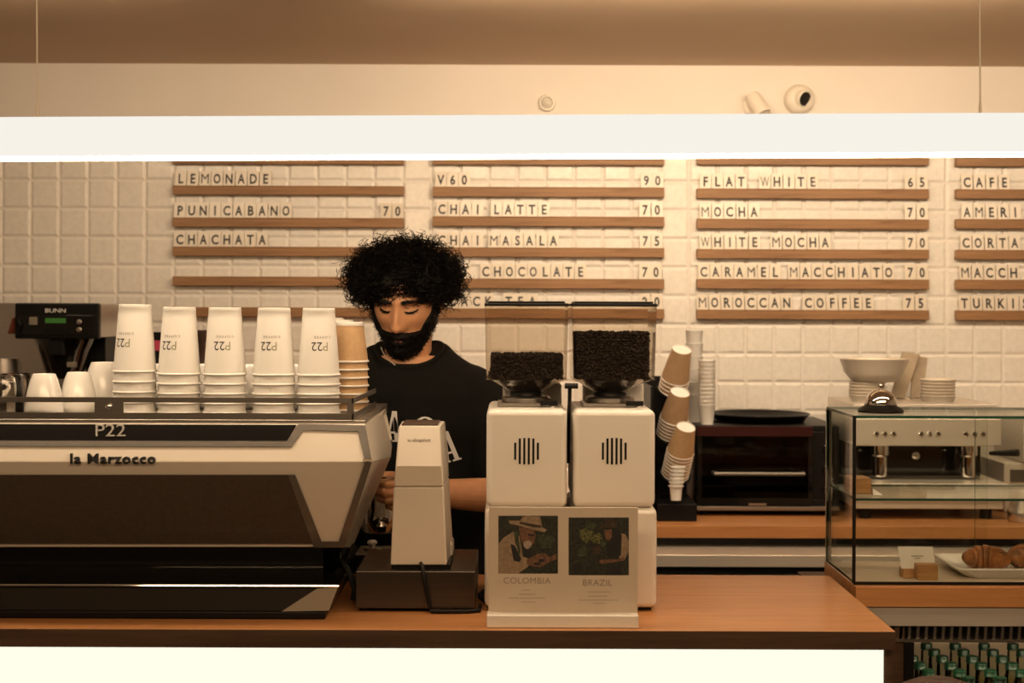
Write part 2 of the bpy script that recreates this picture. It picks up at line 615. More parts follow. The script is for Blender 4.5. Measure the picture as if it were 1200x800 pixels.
lines = [
    (0, 1, 'LEMONADE', pxs(211.5, 14.2, 'LEMONADE'), '', []),
    (0, 2, 'PUNICABANO', pxs(210.5, 13.8, 'PUNICABANO'), '70', [452, 466]),
    (0, 3, 'CHACHATA', pxs(210.5, 13.8, 'CHACHATA'), '', []),
    (1, 1, 'V60', pxs(516.5, 13.8, 'V60'), '90', [757.5, 771]),
    (1, 2, 'CHAI LATTE', pxs(517.6, 14.0, 'CHAI LATTE', 8), '70', [756, 770.5]),
    (1, 3, 'CHAI MASALA', pxs(517.6, 14.0, 'CHAI MASALA', 5), '75', [756, 770]),
    (1, 4, 'HOT CHOCOLATE', pxs(516.5, 13.9, 'HOT CHOCOLATE', 11), '70', [755.5, 769]),
    (1, 5, 'BLACK TEA', pxs(516.5, 13.9, 'BLACK TEA', 10), '20', [756, 770]),
    (2, 1, 'FLAT WHITE', pxs(826.7, 14.0, 'FLAT WHITE', 14), '65', [1067, 1081]),
    (2, 2, 'MOCHA', pxs(826.7, 14.3, 'MOCHA'), '70', [1067, 1081]),
    (2, 3, 'WHITE MOCHA', pxs(826.7, 14.4, 'WHITE MOCHA', 11), '70', [1067, 1081]),
    (2, 4, 'CARAMEL MACCHIATO', pxs(825, 13.9, 'CARAMEL MACCHIATO', 8), '70', [1067, 1081]),
    (2, 5, 'MOROCCAN COFFEE', pxs(823.5, 14.1, 'MOROCCAN COFFEE', 11), '75', [1065, 1079.5]),
    (3, 1, 'CAFE', pxs(1133.5, 14.5, 'CAFE'), '', []),
    (3, 2, 'AMERI', pxs(1133.5, 14.2, 'AMERI'), '', []),
    (3, 3, 'CORTA', pxs(1132.5, 14.2, 'CORTA'), '', []),
    (3, 4, 'MACCH', pxs(1131.5, 14.2, 'MACCH'), '', []),
    (3, 5, 'TURKIS', pxs(1130.5, 14.2, 'TURKIS'), '', []),
]
on_rail = {(c, r): t for c, r, t, *_ in lines}
rail_top = {}
for ci, (cn, x0, x1, rows) in enumerate(columns):
    for ri, (ya, yb) in enumerate(rows):
        cx = (x0 + x1) / 2
        xa, xb = X(x0, RY0, ya), X(x1, RY0, ya)
        za, zb = Z(ya, RY0, cx), Z(yb, RY0, cx)
        mb = MB()
        mb.box(xa, xb, RY0, YW - .002, zb, za - .004)
        mb.box(xa, xb, RY0, RY0 + .005, za - .004, za)
        mb.box(xa, xb, YW - .010, YW - .002, za - .004, za)
        o = mb.build('menu_rail', M['rail'], origin=((xa + xb) / 2, YW, zb), bevel=.0012)
        w = on_rail.get((ci, ri))
        if w:
            tag(o, f'wooden menu rail holding the letters {w} in the {cn} menu column', 'rail', 'wooden menu rails')
        elif ri == 0:
            tag(o, f'top wooden menu rail of the {cn} column, close under the white lamp', 'rail', 'wooden menu rails')
        else:
            tag(o, f'empty wooden menu rail, {ORD[ri]} from the top in the leftmost menu column', 'rail', 'wooden menu rails')
        rail_top[(ci, ri)] = za - .004

glyph = {}
TW, TH = .0385, .0560


def letter_tile(ch, px, ci, ri, label, jit):
    z0 = rail_top[(ci, ri)] + .0002
    yy = RY0 + .008
    x = X(px, yy, Z(0, 1))
    x = X(px, yy, columns[ci][3][ri][0] - 8)
    if ch not in glyph:
        mb = MB()
        mb.box(-TW / 2, TW / 2, 0, .0022, 0, TH, 0)
        v, f = text_geo(ch, 0.047, 0.0, offset=-.00005 if ch in 'MW' else .0013)
        w = max(p[0] for p in v) - min(p[0] for p in v)
        h = max(p[1] for p in v) - min(p[1] for p in v)
        yc = (max(p[1] for p in v) + min(p[1] for p in v)) / 2
        k = .0345 / h
        s = min(0.80 * k, (.0300 if ch in 'MW' else .0245) / w)
        mb.add([(p[0] * s, -.0005, TH * .50 + (p[1] - yc) * k) for p in v], f, 1)
        glyph[ch] = mb.build('letter_tile', [M['card'], M['ink']], origin=(0, 0, 0), smooth=0)
        o = glyph[ch]
    else:
        o = glyph[ch].copy()
        COL.objects.link(o)
    o.location = (x, yy, z0)
    o.rotation_euler = (R(-7), jit, 0)
    tag(o, label, 'letter tile', 'letter tiles on the menu wall')
    return o


jr = random.Random(11)
for ci, ri, txt, chars, price, ppx in lines:
    words_ = txt.split()
    flat = [(wd, k) for wd in words_ for k in range(len(wd))]
    for (ch, px), (wd, k) in zip(chars, flat):
        kind = 'digit' if ch.isdigit() else 'letter'
        if len(words_) > 1:
            lab = f'{kind} {ch} tile, {ORD[k]} character of {wd} in the menu line {txt}'
        else:
            lab = f'{kind} {ch} tile, {ORD[k]} character of the one-word menu line {txt}'
        letter_tile(ch, px, ci, ri, lab, jr.uniform(-.02, .02))
    for k, (ch, px) in enumerate(zip(price, ppx)):
        letter_tile(ch, px, ci, ri, f'digit {ch} tile, {ORD[k]} digit of the price {price} beside the line {txt}', jr.uniform(-.02, .02))

# ------------------------------------------------------------ devices on the upper wall
c = W(641, 121, YW)
d = thing('smoke_detector', (c.x, YW, c.z), 'small round white detector on the upper wall, left of the camera', 'detector')
RX = Matrix.Rotation(R(90), 3, 'X')     # lathe axis z -> -y
MB().lathe([(.029, 0), (.030, .008), (.027, .016), (.020, .018)], c, 28, RX).build('housing', M['white_paint'], d)
MB().lathe([(.013, .017), (.013, .026), (.006, .030)], c, 20, RX).build('sensor_cap', M['enamel'], d)
MB().lathe([(.019, .0182), (.019, .020), (.0165, .020), (.0165, .0182)], c, 28, RX, cap0=False, cap1=False).build('ring', M['grey_ink'], d)

c = W(936, 117, YW)
d = thing('security_camera', (c.x, YW, c.z), 'round cream wall camera with a black lens on the upper wall', 'camera')
MB().lathe([(.050, 0), (.052, .012), (.049, .026), (.040, .038), (.02, .046)], c, 32, RX).build('housing', M['white_paint'], d)
dirv = Vector((.45, -.8, -.25)).normalized()
MQ = dirv.to_track_quat('Z', 'Y').to_matrix()
cc = c + Vector((.006, -.036, -.001))
MB().lathe([(.030, -.02), (.030, .012), (.026, .016), (.024, .010)], cc, 28, MQ, cap1=True).build('barrel', M['white_paint'], d)
MB().lathe([(.0235, .0), (.0235, .0155), (.01, .019)], cc, 24, MQ).build('lens', M['black_gloss'], d)
c = W(884, 125, YW)
d = thing('wall_spotlight', (c.x, YW, c.z), 'small white wall spotlight tilted aside, left of the wall camera', 'spotlight')
dv = Vector((.35, -.45, -.75)).normalized()
MQ = dv.to_track_quat('Z', 'Y').to_matrix()
MB().lathe([(.022, -.035), (.026, -.03), (.028, .05), (.025, .053), (.023, .045)], c + Vector((0, -.045, .005)), 24, MQ).build('barrel', M['white_paint'], d)
MB().lathe([(.028, 0), (.028, .012), (.012, .015), (.012, .04)], c + Vector((-.012, 0, .0)), 24, RX).build('mount', M['white_paint'], d)

# ------------------------------------------------------------ back counter
o = MB().box(-2.9, 2.9, 4.25, YW - .004, .863, .900).build('back_worktop', M['bar'], origin=(0, 4.6, .863), bevel=.0015)
tag(o, 'wooden worktop along the tiled back wall, under the black oven', 'worktop')
fr = thing('undercounter_fridge', (0, 4.4, 0), 'steel-topped low fridge row under the back wooden worktop', 'fridge')
MB().box(-2.9, 2.9, 4.12, 4.88, .80, .835).build('steel_top', M['steel_l'], fr, bevel=.002)
MB().box(-2.9, 2.9, 4.16, 4.88, .06, .80).build('body', M['black'], fr)
MB().box(-2.9, 2.9, 4.30, 4.86, .835, .8628).build('upstand', M['black'], fr)
for k in range(6):
    x = -2.8 + k * .95
    dd = MB().box(x, x + .93, 4.135, 4.158, .10, .775).build('door', M['steel_d'], fr, bevel=.003)
    MB().tube([(x + .1, 4.128, .74), (x + .1, 4.11, .74), (x + .8, 4.11, .74), (x + .8, 4.128, .74)], .008, 8).build('handle', M['black'], dd)

# ------------------------------------------------------------ right-hand counter with the bottle cooler
CZ = 0.9675
o = MB().box(0.722, 2.5, 2.978, 3.278, .925, CZ).build('side_worktop', M['bar'], origin=(1.6, 3.3, .925), bevel=.0015)
tag(o, 'thick wooden worktop under the glass pastry case', 'worktop')
cl = thing('bottle_cooler', (1.6, 3.3, 0), 'steel bottle cooler with a black slotted grille under the pastry case', 'fridge')
MB().box(0.74, 2.5, 2.983, 3.27, .884, .9245).build('fascia', M['steel_l'], cl, bevel=.002)
MB().box(.728, 2.5, 3.02, 3.55, .86, .884).build('top_panel', M['black'], cl)
gm = MB().box(0.74, 2.5, 3.012, 3.018, .856, .884, 1)
x = .745
while x < 2.49:
    gm.hexa([(x, 2.99, .857), (x + .006, 2.99, .857), (x + .006, 3.012, .857), (x, 3.012, .857)],
            [(x + .002, 2.99, .8835), (x + .008, 2.99, .8835), (x + .008, 3.012, .8835), (x + .002, 3.012, .8835)], 0)
    x += .0178
gm.box(0.74, 2.5, 2.985, 3.012, .8505, .8565, 2)
gm.build('grille', [M['steel_d'], M['black'], M['steel']], cl, smooth=0)
MB().box(0.725, .828, 2.99, 3.60, .0, .884).build('side_wall', M['dark_wood'], cl)
MB().box(.826, .846, 2.984, 3.02, .05, .8505).build('door_frame', M['black'], cl)
MB().box(.85, 2.5, 3.50, 3.55, .05, .86).build('rear_wall', M['label'], cl)
MB().box(.828, 2.5, 3.02, 3.50, .49, .50).build('shelf', M['steel_d'], cl)
MB().box(.74, 2.5, 3.0, 3.60, .0, .06).build('plinth', M['black'], cl)
area_light('cooler_lamp', (1.15, 3.06, .845), (1.15, 3.3, .5), .6, .03, 1.0)

bx0 = .966 - .068 + .016
proto_b = None
for ck in range(5):
    for rk in range(6):
        x, y = bx0 + ck * .068, 2.99 + .062 * (rk + 1) - .002
        lab = f'clear bottle with green cap, {ORD[rk]} row from the front, {ORD[ck]} column from the left'
        if proto_b is None:
            b0 = thing('drink_bottle', (x, y, .5003), lab, 'bottle', 'green-capped bottles in the cooler')
            MB().lathe([(.024, 0), (.030, .004), (.031, .02), (.031, .13), (.028, .155), (.017, .19), (.0135, .205), (.0125, .238), (.0115, .246)],
                       (x, y, .5003), 20).build('glass_body', M['water'], b0, smooth=60)
            MB().lathe([(.0314, .03), (.0314, .125)], (x, y, .5003), 20, cap0=False, cap1=False).build('paper_label', M['label'], b0, smooth=60)
            cm = MB()
            pr = [(.0132, .246), (.0140, .2465), (.0140, .2495), (.0134, .250), (.0134, .258), (.0125, .2605), (.009, .2615)]
            cm.lathe(pr, (x, y, .5003), 22)
            cm.build('cap', M['green_cap'], b0, smooth=50)
            MB().lathe([(.0286, .004), (.0286, .125), (.026, .15), (.0165, .18)], (x, y, .5003), 16).build('drink', thin_glass('pale_drink', (.95, .88, .70), 1.33), b0, smooth=60)
            proto_b = b0
        else:
            dup(proto_b, (x, y, .5003), lab)

# bar stool in front of the cooler, only its rounded backrest top shows
sx, sy = .735, 2.45
st = thing('bar_stool', (sx, sy - .12, 0), 'dark brown bar stool, top of its rounded backrest in front of the cooler', 'stool')
mb = MB()
ring = []
for k in range(15):
    a = math.pi * k / 14
    ring.append((sx - .12 * math.cos(a), sy, .78 + .136 * math.sin(a) ** .8 if 0 < k < 14 else .78))
mb.prism([(p[0], p[1] - .022, p[2]) for p in ring], (0, .044, 0))
mb.build('backrest', M['leather'], st, bevel=.01, seg=3)
MB().lathe([(.15, .62), (.165, .63), (.165, .66), (.15, .675)], (sx, sy - .13, 0), 28).build('seat', M['leather'], st)
for k in range(2):
    MB().tube([(sx - .09 + .18 * k, sy - .01, .64), (sx - .09 + .18 * k, sy + .005, .80)], .009, 8).build('back_post', M['black'], st)
for a in (45, 135, 225, 315):
    ca, sa = math.cos(R(a)), math.sin(R(a))
    MB().tube([(sx + .10 * ca, sy - .13 + .10 * sa, .63), (sx + .17 * ca, sy - .13 + .17 * sa, 0)], .012, 10).build('leg', M['black'], st)
MB().tube([(sx + .146 * math.cos(R(k * 15)), sy - .13 + .146 * math.sin(R(k * 15)), .22) for k in range(24)], .008, 8, closed=True).build('footrest', M['black'], st)

# ------------------------------------------------------------ pastry case
gx0, gx1, gy0, gy1 = .722, 1.72, 3.0, 3.262
gz0, gz1 = CZ, 1.3245
g = .006
case = thing('pastry_case', ((gx0 + gx1) / 2, (gy0 + gy1) / 2, gz0), 'green-edged glass pastry case on the right worktop', 'display case')


def pane(name, x0, x1, y0, y1, z0, z1):
    """a pane of glass whose narrow rims show the glass's green"""
    mb = MB().box(x0, x1, y0, y1, z0, z1)
    d_ = [x1 - x0, y1 - y0, z1 - z0]
    k = d_.index(min(d_))
    o = mb.build(name, [M['case_glass'], M['glass_edge']], case, smooth=0)
    for p in o.data.polygons:
        if abs(p.normal[k]) < .5:
            p.material_index = 1
    return o


pane('top_pane', gx0, gx1, gy0, gy1, gz1 - g, gz1)
pane('front_pane', gx0, gx1, gy0, gy0 + g, gz0 + .004, gz1 - g)
pane('side_pane', gx0, gx0 + g, gy0 + g, gy1, gz0 + .004, gz1 - g)
pane('side_pane', gx1 - g, gx1, gy0 + g, gy1, gz0 + .004, gz1 - g)
sx_ = X(1157, gy1)
MB().box(gx0 + g, sx_, gy1 - .004, gy1, gz0 + .004, gz1 - g).build('sliding_door', M['case_glass'], case)
pane('sliding_door', sx_ - .03, gx1 - g, gy1 - .012, gy1 - .008, gz0 + .004, gz1 - g)
sh_z = Z(583.5, gy0 + .01, 1050)
pane('glass_shelf', gx0 + g, gx1 - g, gy0 + g, gy1 - .015, sh_z - .005, sh_z)
MB().box(gx0, gx1, gy0, gy1, gz0, gz0 + .004).build('base_plate', M['board'], case)
MB().box(gx0, gx0 + .013, gy1, gy1 + .008, gz0, gz1 - g).build('rear_post', M['steel'], case, bevel=.002)
MB().tube([(gx0 + .001, gy0 - .0005, gz0 + .004), (gx0 + .001, gy0 - .0005, gz1)], .0038, 8).build('corner_seal', M['black'], case)
MB().box(gx0, gx1, gy0 - .001, gy0, gz0, gz0 + .007).build('bottom_seal', M['black'], case)

# service bell
c = W(1032, 477.5, 3.10)
c.z = gz1
bell = thing('service_bell', c, 'chrome service bell with a black base on top of the pastry case', 'bell')
k = 3.10 / F
mb = MB().lathe([(26 * k, 0), (26.5 * k, 2 * k), (24 * k, 5 * k), (19 * k, 7.5 * k), (17 * k, 9 * k)], c, 36)
mb.build('base', M['black'], bell, smooth=50)
pr = [(18.5 * k, 8.5 * k), (19 * k, 9.5 * k)] + [(18.8 * k * math.cos(R(a)), (10 + 17.5 * math.sin(R(a))) * k) for a in range(5, 86, 8)] + [(.6 * k, 27.5 * k)]
MB().lathe(pr, c, 40).build('dome', M['chrome'], bell, smooth=60)
MB().lathe([(1.2 * k, 26 * k), (1.2 * k, 29 * k), (3.0 * k, 29.6 * k), (3.4 * k, 31 * k), (2.6 * k, 33 * k), (1 * k, 34 * k)], c, 18).build('button', M['chrome'], bell, smooth=50)


def card_holder(name, c, w, h, label, lab2, tilt, cw=None):
    """a white card standing in a slotted oak block; two things"""
    c = Vector(c)
    mb = MB()
    mb.box(c.x - w * .45, c.x + w * .05, c.y - .004, c.y + .020, c.z, c.z + h * .45)
    mb.box(c.x + w * .05, c.x + w * .72, c.y - .022, c.y + .022, c.z, c.z + h * .80)
    o = mb.build('card_holder', M['oak'], origin=c, bevel=.002)
    tag(o, lab2, 'card holder')
    return o


# card on its block, front of the case floor
p0 = W(1078, 682, 3.045)
p0.z = gz0 + .0043
blk = MB()
blk.box(p0.x - .0340, p0.x - .010, 3.052, 3.085, p0.z, p0.z + .020)
blk.box(p0.x - .010, p0.x + .0340, 3.028, 3.0550, p0.z, p0.z + .0335)
o = blk.build('card_holder', M['oak'], origin=p0, bevel=.0015)
tag(o, 'small oak block holding the white price card in the case', 'card holder')
q = [W(1052, 640, 3.062), W(1093, 640.5, 3.062), W(1097, 666, 3.058), W(1056.5, 666, 3.058)]
cm = MB().prism(q, (0, .0008, 0), 0)
ccn = (q[0] + q[1] + q[2] + q[3]) / 4
for dz_, wd in ((.004, .026), (-.001, .012)):     # lines of print too small to read
    pl = facing(ccn + Vector((0, -.0026, dz_)))
    cm.poly([pl(-wd / 2, -.0007, 0), pl(wd / 2, -.0007, 0), pl(wd / 2, .0007, 0), pl(-wd / 2, .0007, 0)], 1)
o = cm.build('price_card', [M['paper'], M['grey_ink']], origin=p0 + Vector((0, .02, .012)), smooth=0)
tag(o, 'white price card standing in the small oak block', 'card')
# wooden holder on the glass shelf, left end
sh_z += .0003
p1 = Vector((gx0 + .018, 3.10, sh_z))
o = MB().box(p1.x - .008, p1.x + .038, 3.07, 3.13, sh_z, sh_z + .034).build('card_holder', M['oak'], origin=p1, bevel=.003)
tag(o, 'oak block at the left end of the upper glass shelf', 'card holder')
o = MB().prism([(p1.x + .039, 3.06, sh_z), (p1.x + .058, 3.055, sh_z), (p1.x + .042, 3.075, sh_z + .012)], (0, .03, 0)).build('price_card', M['paper'], origin=p1 + Vector((.045, 0, 0)))
tag(o, 'white folded card beside the oak block on the glass shelf', 'card')

# plate with croissants
pc = Vector((X(1190, 3.12), 3.13, gz0 + .0044))
mb = MB()
hw, hd = .150, .092
outer = [(-hw, -hd), (hw, -hd), (hw, hd), (-hw, hd)]
rings = []
for (kx, zz) in ((.78, 0), (.80, 0), (1.0, .020), (1.0, .024), (.985, .024), (.80, .006), (.2, .006)):
    r_ = []
    for sx1, sy1 in ((-1, -1), (1, -1), (1, 1), (-1, 1)):
        for a in range(0, 91, 18):
            ang = {(-1, -1): 180, (1, -1): 270, (1, 1): 0, (-1, 1): 90}[(sx1, sy1)] + a
            rad = .02
            r_.append((pc.x + sx1 * (hw * kx - rad) + rad * math.cos(R(ang)), pc.y + sy1 * (hd * kx - rad) + rad * math.sin(R(ang)), pc.z + zz))
    rings.append(r_)
mb.loft(rings)
o = mb.build('serving_plate', M['paper'], origin=pc, smooth=40)
tag(o, 'white rectangular plate with croissants inside the pastry case', 'plate')


def croissant(c, rz, s, label):
    """crescent of overlapping spiral ridges, thick in the middle"""
    n, seg = 64, 20
    vs_, fs = [], []
    rd = random.Random(int(c[0] * 1000))
    for i in range(n + 1):
        t = i / n
        a = R(-70 + 140 * t)
        ctr = Vector((math.sin(a) * .048, -math.cos(a) * .026 + .026, 0))
        env = math.sin(math.pi * min(max(t, .02), .98)) ** .62
        seg_n = 7.0
        ph = (t * seg_n) % 1.0
        ridge = .80 + .26 * (ph ** .6) * (1 - .2 * ph)
        r_ = .031 * env * ridge + .004
        tang = Vector((math.cos(a) * .048, math.sin(a) * .026, 0)).normalized()
        nrm = Vector((tang.y, -tang.x, 0))
        for k in range(seg):
            b = 2 * math.pi * k / seg
            jj = 1 + .05 * noise.noise(Vector((t * 9, b * 1.5, c[0] * 5)))
            vs_.append(ctr + nrm * math.cos(b) * r_ * jj + Vector((0, 0, math.sin(b) * r_ * .86 * jj + .026 * .9)))
    for i in range(n):
        for k in range(seg):
            k2 = (k + 1) % seg
            fs.append((i * seg + k, i * seg + k2, (i + 1) * seg + k2, (i + 1) * seg + k))
    fs.append(tuple(range(seg - 1, -1, -1)))
    fs.append(tuple(n * seg + k for k in range(seg)))
    Mr = Matrix.Rotation(rz, 3, 'Z')
    mb = MB()
    mb.add([Mr @ (v * s) + Vector(c) for v in vs_], fs)
    return tag(mb.build('croissant', M['crust'], origin=c, smooth=60), label, 'croissant', 'croissants on the plate')


croissant((X(1157, 3.11), 3.11, pc.z + .0105), R(160), .98, 'golden brown croissant at the left end of the white plate')
croissant((X(1157, 3.11) + .098, 3.14, pc.z + .0105), R(200), .95, 'golden brown croissant cut off by the right edge, on the plate')

# ------------------------------------------------------------ espresso machine on the bar
em = thing('espresso_machine', (-.80, 2.92, ZB), 'large cream and steel espresso machine with a dark lower panel, cups stacked on top', 'espresso machine')
LX = -190


def YR(py):
    if py < 541:
        return 2.725 + (2.67 - 2.725) * (py - 495) / 46.0
    return 2.67 + (2.765 - 2.67) * (py - 541) / 100.0


def S(px, py, d=0.0):
    p = W(px, py, YR(py))
    p.y -= d
    return p


DECK = 1.332
# cream shell: three rows of front points, closed to the back
fr_ = [(LX, 495), (428, 497), (LX, 541), (434, 541), (LX, 641), (402, 641)]
fp = [S(*p) for p in fr_]
mb = MB()
bk = 2.95
mb.loft([[fp[0], fp[2], fp[4], Vector((fp[4].x, bk, fp[4].z)), Vector((fp[0].x, bk, fp[0].z))],
         [fp[1], fp[3], fp[5], Vector((fp[5].x, bk, fp[5].z)), Vector((fp[1].x, bk, fp[1].z))]])
mb.build('shell', M['enamel'], em, bevel=.002)


def strip(mb, A, B, d0, th, m=None):
    for i in range(len(A) - 1):
        q = [S(*A[i], d0), S(*A[i + 1], d0), S(*B[i + 1], d0), S(*B[i], d0)]
        mb.prism(q, (0, -th, 0), m)


mb = MB()
strip(mb, [(LX, 515.5), (338, 516.5), (350, 496.5), (428, 498), (436, 541), (404, 641)],
      [(LX, 522), (342, 523), (356, 503.5), (420, 505), (428, 541), (397, 634)], 0.0005, .004)
strip(mb, [(404, 641), (368, 641), (338, 556)], [(397, 634), (377, 634), (346, 556)], 0.0005, .004)
mb.build('trim', M['frame_grey'], em)
mb = MB()
mb.prism([S(LX, 556, .001), S(341, 556, .001), S(373, 636.5, .001), S(LX, 636.5, .001)], (0, -.002, 0))
mb.build('lower_panel', M['insert'], em)
mb = MB()
mb.prism([S(LX, 496, .001), S(348, 497.5, .001), S(337, 516, .001), S(LX, 515.5, .001)], (0, -.002, 0))
mb.build('glass_strip', M['strip'], em)
# raised lettering
def on_shell(pxc, pyc, d):
    k = F / 2.70
    return lambda x, y, z: S(pxc + x * k, pyc - y * k, d + z)


mb = MB()
mb.text('P22', .0335, on_shell(130, 504.5, .0045), extrude=.0015, sx=1.2)
tag(mb.build('lettering', M['steel'], em), 'chrome raised P22 lettering')
mb = MB()
v_, f__ = text_geo('la Marzocco', .0268, .003, 'CENTER', 1.12, .0005)
pl_ = on_shell(133, 537.5, .0045)
mb.add([pl_(p[0] * 1.10, p[1], p[2]) for p in v_], f__)
tag(mb.build('lettering', M['black'], em), 'dark metal maker lettering')
# steel cheek at the right end
mb = MB()
a = [S(428, 497), S(434, 541), S(402, 641)]
b = [W(448, 486, 2.98), W(458, 535, 2.93), W(413, 641, 2.93)]
c_ = [Vector((p.x * 1.065, 3.15, p.z)) for p in b]
i_ = [Vector((p.x, 3.15, p.z)) for p in a]
mb.add(a + b + c_ + i_, [(0, 1, 4, 3), (1, 2, 5, 4), (3, 4, 7, 6), (4, 5, 8, 7), (0, 3, 6, 9), (2, 11, 8, 5), (6, 7, 10, 9), (7, 8, 11, 10)])
mb.build('side_cheek', M['steel_l'], em, smooth=20)
# clip at the corner
mb = MB().tube([S(426, 540, .006), S(431, 538.5, .008), S(436, 540, .006)], .0035, 8)
mb.build('clip', M['chrome'], em)
# deck and cup rail
xr = X(428, 2.725)
mb = MB().box(fp[0].x, xr, 2.735, 3.22, DECK - .02, DECK)
mb.build('cup_deck', M['steel'], em, bevel=.002)
ry = 2.728
xe = X(414, ry, 480)
rb = MB()
for (y0, y1) in ((467, 473), (485, 492.5)):
    z1, z0 = Z(y0, ry), Z(y1, ry)
    rb.box(fp[0].x, xe, ry, ry + .003, z0, z1)
    rb.hexa([(xe - .003, ry, z0), (xe, ry, z0), (xe + .012, 3.06, z0), (xe + .009, 3.06, z0)],
            [(xe - .003, ry, z1), (xe, ry, z1), (xe + .012, 3.06, z1), (xe + .009, 3.06, z1)])
zt, zb_ = Z(467, ry), Z(492.5, ry)
for px, wd in ((128, 34), (411, 8), (-110, 34)):
    x = X(px, ry)
    rb.box(x - wd / 2 / 613, x + wd / 2 / 613, ry + .0004, ry + .0028, zb_, zt)
rb.build('cup_rail', M['steel_d'], em)
for px in (128, -110):
    x = X(px, ry)
    MB().lathe([(.006, 0), (.006, .004), (.003, .006)], (x, ry, Z(478, ry)), 16, RX).build('bolt', M['chrome'], em)
# mirror-dark back, working parts, drip tray and base
xb = X(380, 2.83)
MB().box(fp[0].x, xb, 2.83, 2.836, Z(700, 2.83), Z(632, 2.83)).build('splash_glass', M['black_gloss'], em)
MB().box(fp[0].x, X(404, 2.95), 2.90, 3.12, .975, Z(636, 2.9)).build('body', M['black'], em)
p = [W(LX, 686, 2.72), W(397, 687, 2.72), W(385, 717, 2.69), W(LX, 717, 2.69)]
mb = MB().prism(p, (0, .14, 0))
mb.build('drip_tray', M['black_gloss'], em, bevel=.003)
MB().tube([W(LX, 685.5, 2.718), W(397, 686.5, 2.718)], .0028, 8).build('tray_rim', M['chrome'], em)
MB().prism([W(372, 689, 2.711), W(396, 688, 2.711), W(385.5, 715, 2.686), W(330, 716, 2.686)], (0, -.002, 0)).build('tray_highlight', M['chrome'], em)  # bright reflection at the tray's right end, put in as a chrome patch
MB().box(fp[0].x, X(383, 2.69), 2.685, 3.12, ZB + .0004, Z(716.5, 2.69)).build('base', M['black'], em, bevel=.004)
for k in range(3):
    gxp = [-1.15, -.80, -.46][k]
    gm = MB()
    gm.lathe([(.03, 0), (.034, .01), (.034, .05), (.026, .06)], (gxp, 3.10, 1.05), 24)
    gm.build('group_head', M['chrome'], em, smooth=50)
hp = [Vector((X(402, 2.88), 2.88, 1.12)), W(398, 655, 2.86), W(408, 668, 2.84), W(416, 690, 2.83), W(414, 703, 2.82)]
MB().tube(hp, .006, 8).build('hose', M['black'], em)
hp = [W(415, 640, 2.9), W(404, 660, 2.87), W(392, 680, 2.85), W(388, 702, 2.84)]
MB().tube(hp, .009, 8).build('hose', M['black_gloss'], em)


# ------------------------------------------------------------ paper cups standing upside down
def cup_proto(name, h, r0, r1, m, text, group, label, loc, mdark='ink'):
    mb = MB()
    lip = .0018
    pr = [(r0 - .0015, .0), (r0 + lip * .4, .0006), (r0 + lip * .7, .002), (r0 + lip * .3, .0036), (r0 - .001, .0042)]
    n = 6
    for k in range(n + 1):
        t = .0042 + (h - .0042) * k / n
        pr.append((r0 - .001 + (r1 - r0 + .001) * (t / h), t))
    pr = pr[:-1] + [(r1 + (r0 - r1) * .0075 / h, h - .0075), (r1 + (r0 - r1) * .007 / h + .0004, h - .007), (r1 + .0003, h - .0005)]
    pr += [(r1 - .0015, h + .0004), (r1 - .002, h - .007), (.001, h - .007)]
    pr = pr + [(.001, h - .0078), (r1 + .0001, h - .0078), (r0 - .0017, .0)]
    mb.lathe(pr, (0, 0, 0), 40, cap0=False, cap1=False, mat=0)
    if text:
        def onto(zc, sgn=-1.0):
            def pl(x, y, z):
                zz = zc + sgn * y
                rad = r0 - .001 + (r1 - r0 + .001) * (zz / h) + .00035
                a = -math.pi / 2 + sgn * x / rad
                return (rad * math.cos(a), rad * math.sin(a), zz)
            return pl
        zc = h * .445
        w = r0 * .30
        mb.text('22', .0250, onto(zc), mat=1, sx=.95, ax='LEFT')
        mb.text('P', .0250, onto(zc), mat=2, sx=.95, ax='RIGHT')
        mb.text('COFFEE', .0068, onto(zc + .018), mat=3, sx=1.25, spacing=1.3)
    o = mb.build(name, [m, M[mdark], M['pale_ink'], M['grey_ink']], origin=(0, 0, 0), smooth=50)
    o.location = loc
    tag(o, label, 'cup', group)
    return o


NT = ['topmost', 'second from the top', 'third from the top', 'fourth from the top', 'fifth from the top', 'sixth from the top', 'bottom']
PL = ['leftmost', 'second', 'third', 'fourth', 'rightmost']
CY = 2.90
spec_ = [(158, -.28), (210, -.20), (263.5, .20), (321, .03), (373.5, .34)]
cup0 = None
for si, (px, rz) in enumerate(spec_):
    top = Z(356.8 if si == 0 else 359.5 + .4 * si, CY, px)
    for k in range(5):
        z = top - .137 - (top - .137 - DECK - .0003) / 4 * k
        x = X(px, CY, 440)
        lab = f'white paper cup, {NT[k] if k < 4 else "lowest"} in the {PL[si]} upside-down white stack'
        loc = (x + (.0002 * ((k * 7 + si * 3) % 3 - 1) if k else 0), CY, max(z, DECK + .0003))
        if cup0 is None:
            cup0 = cup_proto('paper_cup', .137, .0438, .0322, M['paper'], True, 'white paper cups on the espresso machine', lab, loc)
            cup0.rotation_euler = (0, 0, rz)
        else:
            dup(cup0, loc, lab, rot=(0, 0, rz + .5 * k))
kr0 = None
